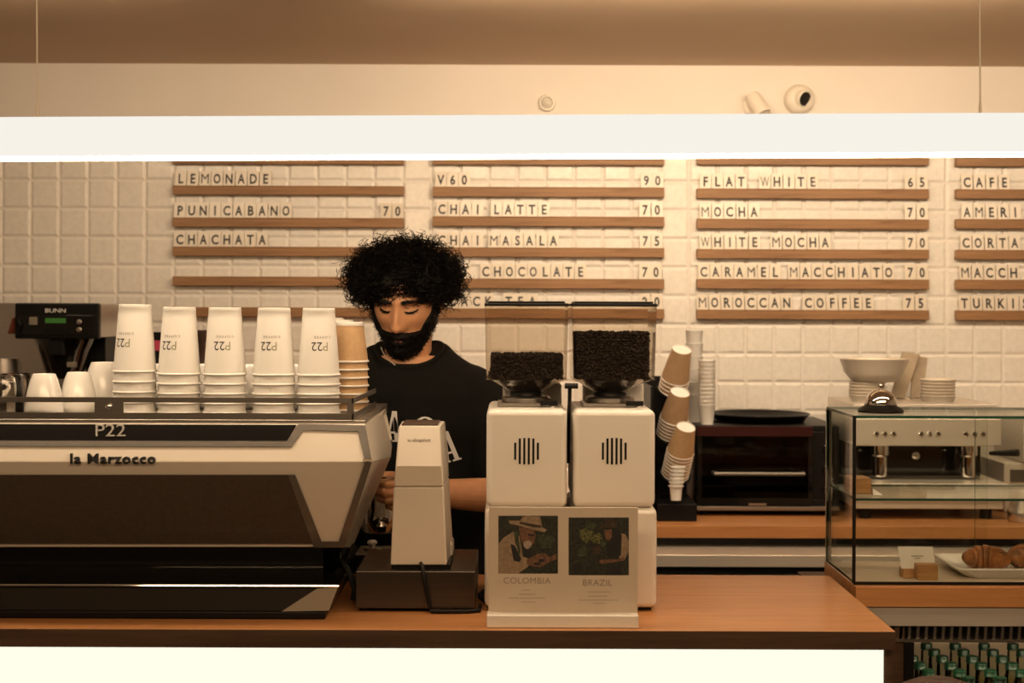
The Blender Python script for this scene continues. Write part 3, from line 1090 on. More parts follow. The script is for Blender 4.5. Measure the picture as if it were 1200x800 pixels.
for si, (px, yy, top) in enumerate([(409.5, 2.99, 377.5), (398, 3.078, 375), (387, 3.165, 372.5)]):
    zt_ = Z(top, yy, px)
    nk = 7
    for k in range(nk):
        z = DECK + .0003 + (zt_ - .084 - DECK) * (nk - 1 - k) / (nk - 1)
        lab = f'brown kraft paper cup, {NT[k]} of the {["nearest", "middle", "farthest"][si]} upside-down kraft stack'
        loc = (X(px, yy, 440), yy, z)
        if kr0 is None:
            kr0 = cup_proto('kraft_cup', .084, .0405, .0285, M['kraft'], False, 'kraft cups on the espresso machine', lab, loc)
            # white base disc and white rolled lip
            kr0.data.materials[1] = M['paper']
            for p in kr0.data.polygons:
                if p.center.z > .0765 or p.center.z < .0042:
                    p.material_index = 1
            tm = MB()
        else:
            dup(kr0, loc, lab)

# ceramic cups and glasses on the deck
def ceramic(loc, s, label):
    mb = MB()
    q = .88
    pr = [(.041, 0), (.043, .002), (.0425, .012), (.038, .040), (.030, .068), (.0255, .078), (.0240, .0805), (.0225, .0800), (.0215, .076), (.001, .0758)]
    inn = [(.0405, 0), (.039, .01), (.034, .042), (.02, .070)]
    pr = [(.001, .070)] + inn[::-1] + pr
    mb.lathe([(r * s * q, z * s) for r, z in pr], loc, 36, cap0=False, cap1=False)
    hs = [(.040, .020), (.058, .020), (.064, .032), (.058, .048), (.034, .052)]
    mb.tube([(loc[0] + r * s * .25 * q, loc[1] + r * s * .95 * q, loc[2] + z * s) for r, z in hs], .0045 * s, 8)
    return tag(mb.build('coffee_cup', M['ceramic'], origin=loc, smooth=50), label, 'cup', 'ceramic cups on the espresso machine')


cz = DECK + .0004
ceramic((X(52, 2.83), 2.83, cz), 1.02, 'white ceramic cup upside down, right beside the two glass tumblers')
ceramic((X(92, 2.91), 2.91, cz), 1.02, 'white ceramic cup upside down, second from the glasses, below the black brewer')
ceramic((X(122, 3.02), 3.02, cz), 1.22, 'larger white ceramic cup half hidden left of the first paper cup stack')
for px, lab in ((186, 'white ceramic cup glimpsed between the first and second paper stacks'),
                (238, 'white ceramic cup glimpsed between the second and third paper stacks'),
                (295, 'white ceramic cup glimpsed between the third and fourth paper stacks'),
                (347, 'white ceramic cup glimpsed between the fourth and fifth paper stacks')):
    ceramic((X(px, 3.06), 3.06, cz), 1.16, lab)
for px, yy, lab in ((7, 2.83, 'front glass tumbler upside down at the left picture edge'),
                    (19, 2.935, 'rear glass tumbler upside down beside the first ceramic cup')):
    loc = (X(px, yy), yy, cz)
    mb = MB().lathe([(.036, 0), (.037, .002), (.031, .074), (.029, .078), (.001, .078), (.001, .068), (.026, .066), (.034, .002), (.036, 0)], loc, 24, cap0=False, cap1=False)
    mg = thin_glass('tumbler_glass', (.93, .92, .90), 1.6, .03)
    tag(mb.build('glass_tumbler', mg, origin=loc, smooth=40), lab, 'glass', 'glass tumblers on the espresso machine')

# ------------------------------------------------------------ drip coffee brewer on the back counter
BY = 4.30
br = thing('coffee_brewer', (X(70, BY), BY + .15, .9004), 'black coffee brewer with a green display behind the cups', 'coffee brewer')
x0, x1 = X(17, BY, 375), X(115.5, BY, 375)
z0, z1 = Z(397, BY, 66), Z(355, BY, 66)
MB().box(x0, x1, BY, BY + .03, z0, z1).build('front_panel', M['black'], br, bevel=.006, seg=3)
MB().box(x0 + .004, x1 - .002, BY + .03, BY + .30, z0 + .004, z1 - .002).build('housing', M['steel'], br, bevel=.003)
MB().box(x0 + .012, x1 - .010, BY - .003, BY + .001, z0 + .012, z1 - .036).build('control_plate', M['black_gloss'], br, bevel=.002)
c = W(65, 375.5, BY - .004)
MB().box(c.x - .031, c.x + .031, c.y - .001, c.y + .002, c.z - .0075, c.z + .0075).build('display', M['lcd'], br)
c = W(65, 364, BY - .002)
mb = MB()
mb.text('BUNN', .0175, facing(c), extrude=.0008, sx=1.3)
mb.build('lettering', M['white_print'], br)
c = W(39, 376, BY - .004)
MB().box(c.x - .013, c.x + .013, c.y - .001, c.y + .002, c.z - .012, c.z + .012).build('badge', M['grey_ink'], br, bevel=.002)
for py in (377, 386):
    MB().lathe([(.0075, 0), (.0075, .004), (.004, .005)], W(93, py, BY - .003), 16, RX).build('button', M['steel'], br)
for k in range(3):
    MB().lathe([(.008, 0), (.008, .002)], W(55 + 9.5 * k, 386, BY - .003), 16, RX).build('button', M['black'], br)
q = [W(18, 371, BY + .02), W(19, 391, BY + .02), W(8, 391, BY + .0), W(14, 373, BY + .0)]
MB().prism(q, (0, .02, 0)).build('handle', M['redwood'], br, bevel=.003)
MB().tube([W(21, 375, BY - .002), W(24, 381, BY - .012), W(22, 392, BY - .004)], .005, 8).build('tap', M['black'], br)
bc = Vector((X(76, BY + .11), BY + .11, 0))
MB().lathe([(.045, z0 - .125), (.060, z0 - .10), (.078, z0 - .04), (.092, z0 - .005), (.092, z0)], bc, 32).build('brew_basket', M['black_gloss'], br, smooth=50)
c = W(84, 427, BY + .04)
MB().box(c.x - .014, c.x + .014, c.y - .006, c.y + .01, c.z - .008, c.z + .008).build('badge', M['grey_ink'], br, bevel=.002)
c = W(66, 405, BY + .01)
MB().box(c.x - .022, c.x + .022, c.y, c.y + .03, z0 - .05, z0).build('spout_bracket', M['black'], br, bevel=.004)
MB().box(X(105, BY + .2), X(128, BY + .2), BY + .16, BY + .29, .93, z0 + .005).build('column', M['black'], br, bevel=.004)
MB().box(x0 + .02, x1, BY + .01, BY + .29, .9004, .93).build('base', M['black'], br, bevel=.004)
MB().lathe([(.075, .93), (.085, .95), (.085, 1.12), (.06, 1.17), (.055, 1.19)], bc, 28).build('server', M['steel_d'], br, smooth=50)
# steel sheet behind the brewer, dark canister, and goods glimpsed between the cups
o = MB().box(X(-70, 4.78), X(140, 4.78), 4.80, 4.806, .9004, Z(357, 4.8)).build('splash_panel', M['steel'], origin=(X(30, 4.8), 4.8, .9), bevel=.002)
tag(o, 'plain steel splash panel on the tiled wall behind the coffee brewer', 'panel')
c = Vector((X(4, 4.4, 440), 4.4, .9004))
mb = MB().lathe([(.050, 0), (.052, .01), (.052, .46), (.048, .48), (.02, .485)], c, 28)
cn = mb.build('canister', M['steel_d'], origin=c, smooth=50)
tag(cn, 'dark grey metal canister at the left picture edge behind the glasses', 'canister')
cn.scale.z = (Z(420, 4.4) - .9) / .485
c = Vector((X(186, 4.42), 4.42, .9004))
bx_ = thing('tea_box', c, 'black tea box with a pink label behind the first two cup stacks', 'box')
zt_ = Z(389, 4.42, 186)
MB().box(c.x - .04, c.x + .04, 4.40, 4.48, .9004, zt_).build('box_body', M['black'], bx_, bevel=.002)
MB().box(c.x - .012, c.x + .03, 4.398, 4.4005, Z(412, 4.42), Z(400, 4.42)).build('label', M['pink'], bx_)
c = Vector((X(237, 4.45), 4.45, .9004))
h_ = Z(388, 4.45) - .9
mb = MB().lathe([(.028, 0), (.030, .01), (.030, h_ * .62), (.014, h_ * .80), (.012, h_ * .93), (.015, h_ * .94), (.015, h_)], c, 20)
tag(mb.build('syrup_bottle', M['leather'], origin=c, smooth=50), 'brown syrup bottle glimpsed between the second and third paper stacks', 'bottle')

# ------------------------------------------------------------ single-dose grinder on its steel box
kb = thing('steel_box', (X(487, 2.88), 2.88, ZB), 'low brushed steel box carrying the slim cream grinder', 'box')
x0, x1 = X(416.5, 2.752, 690), X(557, 2.752, 690)
ZK = Z(669, 2.752, 487)
MB().box(x0, x1, 2.752, 3.005, ZB + .0075, ZK).build('box_body', M['steel_k'], kb, bevel=.0025)
for (xx, yy) in ((x0 + .015, 2.775), (x1 - .015, 2.775), (x0 + .015, 2.98), (x1 - .015, 2.98)):
    MB().lathe([(.010, ZB + .0002), (.010, ZB + .0078)], (xx, yy, 0), 14).build('foot', M['black'], kb)
sg = thing('slim_grinder', (X(491, 2.83), 2.83, ZK), 'slim tapered cream coffee grinder standing on the low steel box', 'grinder')
f_ = 2.765


def tower(py, pl, pr_, yf, yb):
    a, b = W(pl, py, yf), W(pr_, py, yf)
    return [a, b, Vector((b.x + .006 if py > 600 else b.x + .004, yb, b.z)), Vector((a.x - .004, yb, a.z))]


mb = MB()
mb.loft([tower(662, 457.5, 523.5, f_, 2.93), tower(570.6, 461.5, 519.5, f_ - .002, 2.925)])
mb.build('lower_body', M['enamel'], sg, bevel=.003, seg=3)
mb = MB()
mb.loft([tower(570.0, 461.6, 519.4, f_ - .002, 2.925), tower(546, 463.5, 518.3, f_ - .010, 2.92), tower(499, 467.5, 515.5, f_ + .026, 2.915)])
mb.build('upper_body', M['enamel'], sg, bevel=.003, seg=3)
a = W(468, 499, f_ + .028)
b = W(515, 499, f_ + .028)
MB().box(a.x + .004, b.x - .004, f_ + .034, 2.905, a.z - .002, a.z + .0035).build('hopper_lid', M['leather'], sg, bevel=.001)
a, b = W(459, 666, f_ + .004), W(524, 666, f_ + .004)
MB().box(a.x, b.x + .006, f_ + .004, 2.935, ZK + .0003, Z(661.5, f_, 490)).build('base', M['black'], sg)
MB().box(W(516, 650, 2.88).x, W(529, 650, 2.9).x + .004, 2.87, 2.945, ZK + .006, Z(633, 2.9)).build('rear_foot', M['enamel'], sg, bevel=.006, seg=3)
c = W(494, 515.5, f_ + .0115)
mb = MB()
v_, f__ = text_geo('slingshot', .0092, .0003, 'CENTER', 1.0, .0001)
pl_ = facing(c)
mb.add([pl_(p[0] * 1.1, p[1], p[2]) for p in v_], f__)
c2 = W(479.5, 515.5, f_ + .0115)
mb.tube([c2 + Vector((-.0025, 0, .002)), c2 + Vector((-.002, 0, -.001)), c2 + Vector((0, 0, -.002)), c2 + Vector((.002, 0, -.001)), c2 + Vector((.0025, 0, .002))], .0006, 6)
mb.build('lettering', M['grey_ink'], sg)
hp = [Vector((X(494, f_), f_ + .002, ZK + .013)), W(495, 663, 2.750), W(497, 676, 2.743), W(500, 695, 2.742), W(504, 712, 2.744), W(505, 717.5, 2.742)]
hp[-1].z = ZB + .005
hp += [Vector((hp[-1].x + .03, 2.742, ZB + .0045)), Vector((-.085, 2.743, ZB + .0045)), Vector((-.062, 2.752, ZB + .0045)), Vector((-.0612, 2.80, ZB + .0045))]
MB().tube(hp, .0040, 8).build('power_cord', M['black'], sg)

# knock box behind it, with a pale tamper knob
c = W(444, 650, 3.06)
kx = thing('knock_box', (c.x, 3.08, ZB), 'black box with a bright steel rim left of the slim grinder', 'knock box')
zt_ = Z(646, 3.06, 444)
MB().box(c.x - .045, c.x + .05, 3.04, 3.13, ZB + .0004, zt_ - .004).build('box_body', M['black'], kx, bevel=.003)
MB().box(c.x - .048, c.x + .053, 3.035, 3.135, zt_ - .004, zt_).build('rim', M['steel'], kx, bevel=.001)
tc_ = Vector((X(437, 3.08), 3.085, zt_))
tp = thing('tamper', tc_, 'small tamper with a pale round knob on the knock box', 'tamper')
MB().lathe([(.020, 0), (.020, .004), (.006, .006), (.006, .010)], tc_, 20).build('tamper_base', M['steel'], tp, smooth=50)
MB().ell(tc_ + Vector((0, 0, .015)), (.011, .011, .007)).build('knob', M['card'], tp, smooth=60)

# ------------------------------------------------------------ two white coffee grinders with hoppers
def grinder(pxl, pxr, label, lidy):
    gy = 2.77
    x0, x1 = X(pxl, gy, 530), X(pxr, gy, 530)
    cx = (x0 + x1) / 2
    g = thing('coffee_grinder', (cx, gy + .15, ZB), label, 'grinder')
    zs, zt = Z(595, gy), Z(480, gy)
    MB().box(x0, x1, gy, gy + .27, zs + .0012, zt).build('upper_body', M['enamel2'], g, bevel=.012, seg=4)
    MB().box(x0 - .003, x1 + .004, gy - .002, gy + .275, ZB + .006, zs).build('lower_body', M['enamel2'], g, bevel=.012, seg=4)
    MB().box(x0 + .008, x1 - .006, gy + .01, gy + .26, ZB + .0003, ZB + .007).build('base', M['black'], g)
    # vent: six slots in a round field
    vc = W((pxl + pxr) / 2 - .2, 528.5, gy)
    mb = MB()
    for k, h in enumerate((20, 30, 31, 31, 30, 20)):
        xx = vc.x + (k - 2.5) * 5.3 / 601
        hh = h / 601 / 2
        mb.box(xx - .0021, xx + .0021, gy - .0006, gy + .002, vc.z - hh, vc.z + hh)
    mb.build('vent', M['black'], g, smooth=0)
    MB().lathe([(.0305, 0), (.0303, .0003), (.001, .00035)], (vc.x, gy + .0002, vc.z), 40, RX).build('vent_disc', M['enamel2'], g, smooth=0)
    # rear motor housing, seen behind the hopper neck
    MB().box(x0 + .030, x1 - .004, gy + .20, gy + .268, zt - .01, Z(449, gy + .2)).build('motor_housing', M['enamel2'], g, bevel=.006, seg=3)
    # neck: clamp plate, collar, bean throat
    hy = gy + .125
    nk = MB()
    nx = cx + .0
    nk.box(nx - .058, nx + .054, hy - .05, hy + .05, zt, zt + .008)
    nk.lathe([(.050, .008), (.050, .016), (.046, .020)], (nx, hy, zt), 28)
    nk.build('clamp_plate', M['steel_d'], g, bevel=.001)
    nb = MB()
    nb.lathe([(.036, .018), (.033, .022), (.033, .0275)], (nx, hy, zt), 28)
    nb.box(nx + .028, nx + .062, hy - .062, hy - .050, zt + .004, zt + .013)
    nb.build('throat', M['black'], g, smooth=40)
    MB().lathe([(.004, 0), (.004, .012)], (nx + .052, hy - .055, zt + .0), 10, RX).build('clamp_screw', M['chrome'], g)
    # hopper
    hy0, hy1 = 2.815, 2.985
    hx0, hx1 = X(pxl - 2, hy0, 400), X(pxr + 1.5, hy0, 400)
    hz0, hz1 = Z(445, hy0), Z(358, hy0)
    hp = MB()
    t = .0016
    tp = .004
    for (a, b) in (((hx0, hy0), (hx1, hy0)), ((hx1, hy0), (hx1, hy1)), ((hx1, hy1), (hx0, hy1)), ((hx0, hy1), (hx0, hy0))):
        ins = lambda p, k: (cx + (p[0] - cx) * k, hy + (p[1] - hy) * k)
        k0, k1 = .96, 1.0
        q0 = [(*ins(a, k0), hz0), (*ins(b, k0), hz0), (*ins(b, k1), hz1), (*ins(a, k1), hz1)]
        kk = 1 - t / .085
        q1 = [(*ins((p[0], p[1]), kk), p[2]) for p in q0]
        hp.hexa(q0, q1)
    # funnel
    n = 32
    def rr_(k, z, rx_, ry_, sq):
        a = 2 * math.pi * k / n + math.pi / 4
        ca, sa = math.cos(a), math.sin(a)
        e = 2.0 / sq
        return (cx + rx_ * abs(ca) ** e * (1 if ca > 0 else -1), hy + ry_ * abs(sa) ** e * (1 if sa > 0 else -1), z)
    wx, wy = (hx1 - hx0) / 2 * .955, (hy1 - hy0) / 2 * .955
    rings = [[rr_(k, hz0 - .0005, wx, wy, 8) for k in range(n)], [rr_(k, hz0 - .007, wx * .82, wy * .82, 5) for k in range(n)],
             [rr_(k, hz0 - .020, .046, .046, 2) for k in range(n)], [rr_(k, zt + .028, .035, .035, 2) for k in range(n)]]
    vs_ = [p for r_ in rings for p in r_]
    fb = MB()
    fb.add(vs_, [(i * n + k, i * n + (k + 1) % n, (i + 1) * n + (k + 1) % n, (i + 1) * n + k) for i in range(3) for k in range(n)])
    hop = hp.build('hopper', M['hopper'], g, smooth=30)
    fb.build('funnel', M['smoked'], g, smooth=50)
    ld = MB()
    ld.box(hx0 - .001, hx1 + .001, hy0 - .001, hy1 + .001, hz1 - .001, hz1 + .005)
    ld.box(hx0 + .006, hx1 - .006, hy0 + .006, hy1 - .006, hz1 + .005, hz1 + .009)
    ld.build('hopper_lid', M['black'], g, bevel=.002)
    MB().box(hx0 + .001, hx1 - .001, hy0 + .002, hy0 + .004, hz0 + .0005, hz0 + .004).build('hopper_rim', M['hopper'], g)
    return g, (cx, hy, hx0, hx1, hy0, hy1, hz0, zt)


def beans(info, ytop, label, seed):
    cx, hy, hx0, hx1, hy0, hy1, hz0, zt = info
    rd = random.Random(seed)
    zt_ = Z(ytop, hy0)
    H_ = zt_ - hz0
    wx, wy = (hx1 - hx0) / 2 * .955 - .0076, (hy1 - hy0) / 2 * .955 - .0076
    mb = MB()
    i_ = .006
    mb.box(cx - wx + i_, cx + wx - i_, hy - wy + i_, hy + wy - i_, hz0 + .002, zt_ - i_)
    mb.lathe([(.026, zt + .030), (.034, hz0 - .020), (.050, hz0 - .009), (.060, hz0 + .003)], (cx, hy, 0), 24)

    def bean(c):
        q = Matrix.Rotation(rd.uniform(0, 6.28), 3, 'Z') @ Matrix.Rotation(rd.uniform(0, 6.28), 3, 'X') @ Matrix.Rotation(rd.uniform(0, 6.28), 3, 'Y')
        s = rd.uniform(.85, 1.1)
        mb.ell(c, (.0052 * s, .0037 * s, .0030 * s), 7, 5, q)
    st = .0058
    nx, nz = int(2 * wx / st), max(2, int(H_ / st))
    for lay in range(2):
        for a in range(nx + 1):
            for b in range(nz + 1):
                x = cx - wx + .003 + (2 * wx - .006) * a / nx + rd.uniform(-.002, .002)
                z = hz0 + .004 + (H_ - .006) * b / nz + rd.uniform(-.002, .002)
                if lay == 0 or (b == nz and rd.random() < .6):
                    bean((max(cx - wx + .002, min(cx + wx - .002, x)), hy - wy + .003 + lay * .006 + rd.uniform(0, .003), z + (lay * .003)))
    ny = int(2 * wy / .007)
    for s in (-1, 1):
        for a in range(ny):
            for b in range(nz + 1):
                bean((cx + s * (wx - .003), hy - wy + .004 + a * .007, hz0 + .004 + (H_ - .006) * b / nz))
    for a in range(nx + 1):
        for b in range(ny + 1):
            bean((cx - wx + .004 + (2 * wx - .008) * a / nx + rd.uniform(-.002, .002), hy - wy + .005 + (2 * wy - .01) * b / max(1, ny), zt_ - .003 + rd.uniform(-.003, .003)))
    for k in range(260):
        a, t = rd.uniform(0, 6.28), rd.random()
        r_ = .050 * (1 - t) + .034 * t
        bean((cx + r_ * math.cos(a), hy + r_ * math.sin(a), hz0 - .008 - .012 * t))
    o = mb.build('coffee_beans', M['bean'], origin=(cx, hy, hz0), smooth=80)
    tag(o, label, 'coffee beans', kind='stuff')


g1, inf1 = grinder(570, 664.5, 'white coffee grinder with its hopper a third full, behind the COLOMBIA picture', 355)
g2, inf2 = grinder(672, 768, 'white coffee grinder with the fuller hopper, nearer the pastry case', 355)
beans(inf1, 416.5, 'dark roasted beans filling the left hopper about a third', 5)
beans(inf2, 390, 'dark roasted beans filling most of the right hopper', 6)
c = W(669, 452, 2.80)
mb = MB().tube([c + Vector((-.012, .0, 0)), c + Vector((.014, .0, 0))], .0055, 10)
mb.tube([c + Vector((-.002, .0, 0)), c + Vector((-.0025, .0, -.03)), c + Vector((-.0025, .04, -.06)), c + Vector((-.0025, .08, -.16))], .0038, 8)
mb.build('gate_lever', M['black'], g2)
c = W(557, 706, 2.98)
pts = [W(571, 690, 2.95), W(566, 697, 2.93), W(562, 702, 2.9), W(563, 708, 2.87), W(568, 712, 2.84), W(574, 710, 2.85)]
for p in pts:
    p.z = max(p.z, ZB + .005)
MB().tube(pts, .0045, 8).build('power_cord', M['black'], g1)

# ------------------------------------------------------------ stand with the two origin pictures
SY = 2.655
ss = thing('picture_stand', (X(660, SY), 2.645, ZB), 'cream display stand with the COLOMBIA and BRAZIL pictures at the bar front', 'sign')
x0, x1 = X(570.5, 2.622, 730), X(748.5, 2.622, 730)
MB().box(x0, x1, 2.622, 2.664, ZB + .0003, Z(721, 2.622)).build('base', M['enamel2'], ss, bevel=.0015)
zb_ = Z(716, SY)
xa, xb = X(572.5, SY, 655), X(747.5, SY, 655)
MB().box(xa, xb, SY, SY + .006, zb_ - .004, Z(594, SY)).build('board', M['board'], ss, bevel=.001)


def pp(Xc, Yc, d):
    p = W(570 + Xc / 5.333, 590 + Yc / 5.333, SY)
    p.y = SY - d
    return p


def picture(name, rect, layers, label):
    mb = MB()
    x0, y0, x1, y1 = rect
    mb.prism([pp(x0, y0, .0002), pp(x1, y0, .0002), pp(x1, y1, .0002), pp(x0, y1, .0002)], (0, -.0003, 0), 0)
    for k, (poly, m) in enumerate(layers):
        d = .0006 + .00006 * k
        poly = [(min(max(a, x0 + 1), x1 - 1), min(max(b, y0 + 1), y1 - 1)) for a, b in poly]
        mb.poly([pp(a, b, d) for a, b in poly], m)
    tag(mb.build(name, [M['green'], M['khaki'], M['tan'], M['ink'], M['grey_print'], M['lime'], M['brown_print'], M['leaf2']], ss, smooth=0), label)


def blob(x, y, r, n=11, seed=0):
    rd = random.Random(seed)
    return [(x + r * rd.uniform(.55, 1.1) * math.cos(6.283 * k / n), y + r * rd.uniform(.55, 1.1) * math.sin(6.283 * k / n)) for k in range(n)]


picture('photograph', (75, 75, 447, 436), [
    (blob(370, 230, 60, 13, 2), 7), (blob(400, 120, 40, 9, 3), 0),
    ([(75, 430), (75, 250), (110, 210), (165, 175), (205, 200), (228, 330), (270, 345), (262, 392), (200, 436), (75, 436)], 1),
    ([(150, 250), (178, 262), (218, 345), (205, 365), (170, 355)], 3),
    ([(168, 150), (190, 140), (215, 300), (205, 320), (180, 240)], 7),
    ([(203, 145), (300, 160), (308, 200), (298, 245), (262, 285), (232, 265), (212, 215)], 2),
    ([(258, 185), (298, 195), (300, 205), (262, 200)], 3),
    ([(232, 238), (262, 228), (284, 240), (282, 262), (256, 288), (234, 268)], 4),
    ([(240, 285), (275, 280), (268, 345), (246, 335)], 3),
    ([(138, 105), (213, 104), (224, 82), (255, 76), (335, 80), (350, 148), (378, 162), (362, 178), (290, 162), (192, 134), (146, 126)], 1),
    ([(214, 112), (342, 136), (346, 150), (290, 146), (205, 124)], 6),
    ([(250, 350), (318, 312), (368, 310), (402, 338), (398, 362), (340, 395), (300, 392), (254, 380)], 2),
    ([(330, 345), (372, 345), (352, 366), (322, 366)], 3), ([(300, 366), (340, 372), (330, 384), (296, 380)], 3),
    ([(402, 330), (440, 308), (440, 345), (405, 360)], 2),
], 'picture of an old farmer in a hat')
picture('photograph', (514, 86, 890, 446), [
    (blob(620, 195, 55, 13, 4), 5), (blob(690, 215, 38, 11, 5), 5), (blob(650, 140, 36, 11, 6), 7), (blob(570, 150, 30, 9, 7), 0),
    (blob(600, 300, 46, 11, 8), 7), (blob(690, 290, 36, 11, 9), 6), (blob(570, 400, 42, 9, 10), 3), (blob(800, 420, 50, 9, 11), 3),
    (blob(730, 250, 26, 9, 12), 7), (blob(630, 370, 30, 9, 14), 0),
    ([(835, 182), (868, 190), (890, 230), (890, 300), (858, 356), (830, 345), (828, 280)], 1),
    ([(780, 140), (830, 150), (846, 200), (840, 325), (760, 335), (752, 255), (780, 210)], 3),
    ([(733, 165), (782, 158), (784, 205), (766, 232), (745, 215)], 2),
    ([(858, 332), (866, 352), (722, 378), (704, 362), (712, 350), (820, 346)], 2),
    ([(688, 162), (700, 140), (735, 128), (745, 95), (798, 92), (818, 142), (802, 152), (742, 150)], 6),
], 'picture of a farmer with long dark hair')
for (txt, xc, yc, sz, sx) in (('COLOMBIA', 253, 482, .0168, 1.0), ('BRAZIL', 693, 495, .0168, 1.0)):
    mb = MB()
    mb.text(txt, sz, facing(pp(xc, yc, .0004)), sx=sx, spacing=1.05)
    mb.build('title', M['soft_ink'], ss, smooth=0)
mb = MB()
for (xc, yc, n) in ((250, 539, 9), (252, 566, 20), (252, 590, 44), (258, 614, 16), (700, 551, 28), (696, 577, 24), (696, 602, 48), (700, 622, 14)):
    x = xc - n * 2.5
    rd = random.Random(n)
    while x < xc + n * 2.5:
        w = rd.uniform(9, 22)
        mb.poly([pp(x, yc - 1.8, .0004), pp(x + w, yc - 1.8, .0004), pp(x + w, yc + 1.8, .0004), pp(x, yc + 1.8, .0004)])
        x += w + 3.5
mb.build('small_print', M['soft_ink'], ss, smooth=0)

# ------------------------------------------------------------ cup dispenser on the back counter
DY = 4.36
cd = thing('cup_dispenser', (X(795, DY), DY + .1, .9004), 'black cup dispenser rack left of the oven', 'cup dispenser')
x0, x1 = X(770, DY), X(816, DY)
MB().box(X(762, DY), X(765, DY), DY - .02, DY + .215, .9004, Z(452, DY)).build('side_plate', M['black'], cd, bevel=.002)
MB().box(X(762, DY), x1, DY + .215, DY + .225, .9004, Z(440, DY + .2)).build('back_plate', M['black'], cd, bevel=.002)
MB().box(x0, x1, DY - .03, DY + .215, .9004, Z(588, DY)).build('lower_box', M['black'], cd, bevel=.003)
axis = Vector((-.13, .48, -.86)).normalized()     # from a cup's base towards its mouth


def cup_row(px, py, yy, n, h, r0, r1, pitch, m, lab, grp, name, disc):
    b = W(px, py, yy)
    first = None
    e = b + axis * (pitch * (n - 1) + h)
    pe = axis.orthogonal().normalized()
    pw = axis.cross(pe)
    ring = [e + pe * math.cos(R(a)) * (r0 + .006) + pw * math.sin(R(a)) * (r0 + .006) for a in range(0, 360, 15)]
    rm = MB().tube(ring, .003, 6, closed=True)
    far = max(ring, key=lambda q: q.y)
    rm.tube([far, Vector((far.x, DY + .216, far.z))], .003, 6)
    rm.build('holder_ring', M['black'], cd, smooth=60)
    MQ = (axis).to_track_quat('Z', 'Y').to_matrix()
    for k in range(n):
        base = b + axis * (pitch * k)
        if first is None:
            mb = MB()
            pr = [(.001, .004), (r1 - .0015, .004), (r1 - .001, 0), (r1, 0), (r0, h - .004), (r0 + .0012, h - .0036), (r0 + .0014, h - .001), (r0, h), (r0 - .0005, h - .001), (r1 - .0004, .005), (.001, .005)]
            mb.lathe(pr, (0, 0, 0), 30, MQ, cap0=False, cap1=False)
            o = mb.build(name, [m, M['paper']], origin=(0, 0, 0), smooth=50)
            for p in o.data.polygons:
                d_ = p.center.dot(axis)
                if d_ < .0045 or d_ > h - .0042:
                    p.material_index = 1
            first = o
        else:
            o = first.copy()
            COL.objects.link(o)
        o.location = base
        tag(o, f'{lab[0]} paper cup, {ORD[k]} from the exposed end of the {lab[1]}', 'cup', grp)


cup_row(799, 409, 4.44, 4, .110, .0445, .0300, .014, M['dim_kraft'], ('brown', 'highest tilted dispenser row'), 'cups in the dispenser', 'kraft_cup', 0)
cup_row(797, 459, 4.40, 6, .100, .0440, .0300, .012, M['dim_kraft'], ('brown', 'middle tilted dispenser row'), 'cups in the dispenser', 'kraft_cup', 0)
cup_row(804, 500, 4.35, 8, .095, .0420, .0290, .012, M['kraft'], ('brown', 'lowest tilted dispenser row'), 'cups in the dispenser', 'kraft_cup', 0)
# narrow espresso cups stacked below
c = Vector((X(792, 4.335), 4.315, .9004))
e0 = None
for k in range(6):
    z = Z(586, 4.30) + k * .0115
    lab = f'tiny cream espresso paper cup, {ORD[k]} from the bottom of the narrow dispenser stack'
    if e0 is None:
        mb = MB()
        mb.lathe([(.0150, 0), (.0155, .0), (.0190, .041), (.0232, .0415), (.0236, .0445), (.0180, .0445), (.0145, .002), (.001, .002)], c, 24, cap0=True, cap1=False)
        e0 = tag(mb.build('espresso_cup', M['paper'], origin=c, smooth=50), lab, 'cup', 'espresso cups in the dispenser')
        e0.location = (c.x, c.y, z)
    else:
        dup(e0, (c.x + k * .0012, c.y, z), lab)

# tall white stacks behind: upright cups and lids
def vstack(px, yy, ytop, ybot, n, r0, r1, name, cat, what, grp, h=.10):
    c = Vector((X(px, yy, 450), yy, 0))
    zb, zt = Z(ybot, yy), Z(ytop, yy)
    pitch = (zt - zb - h) / (n - 1)
    f = None
    for k in range(n):
        lab = f'{what}, {ORD[k]} from the bottom of its stack'
        if f is None:
            mb = MB()
            if cat == 'cup':
                mb.lathe([(r1, 0), (r0, h - .002), (r0 + .001, h - .001), (r0, h), (r0 - .0007, h - .001), (r1 - .0007, .002), (.001, .002)], (c.x, yy, 0), 26, cap0=True, cap1=False)
            else:
                mb.lathe([(r0, 0), (r0 + .001, .003), (r0 - .001, .006), (r1, .010), (r1 - .002, h), (.001, h - .002)], (c.x, yy, 0), 26, cap0=True, cap1=False)
            f = tag(mb.build(name, M['paper'], origin=(c.x, yy, 0), smooth=50), lab, cat, grp)
            f.location.z = zb
        else:
            dup(f, (c.x, yy, zb + pitch * k), lab)


# ------------------------------------------------------------ black oven
OY = 4.44
ox0, ox1 = X(817, OY), X(986, OY)
oz0, oz1 = .9004, Z(499, OY, 890)
ov = thing('oven', ((ox0 + ox1) / 2, OY + .2, .9004), 'black countertop oven with a glass door and a dark tray on top', 'oven')
mb = MB()
t = .018
mb.box(ox0, ox1, OY + .02, OY + .40, oz1 - t, oz1)
mb.box(ox0, ox1, OY + .02, OY + .40, oz0 + .012, oz0 + .05)
mb.box(ox0, ox0 + t, OY + .02, OY + .40, oz0 + .05, oz1 - t)
mb.box(ox1 - .085, ox1, OY + .02, OY + .40, oz0 + .05, oz1 - t)
mb.box(ox0 + t, ox1 - .085, OY + .39, OY + .40, oz0 + .05, oz1 - t)
mb.build('cabinet', M['black'], ov, bevel=.003)
dr = MB()
dx0, dx1, dz0, dz1 = ox0 + .002, ox1 - .088, oz0 + .035, oz1 - .002
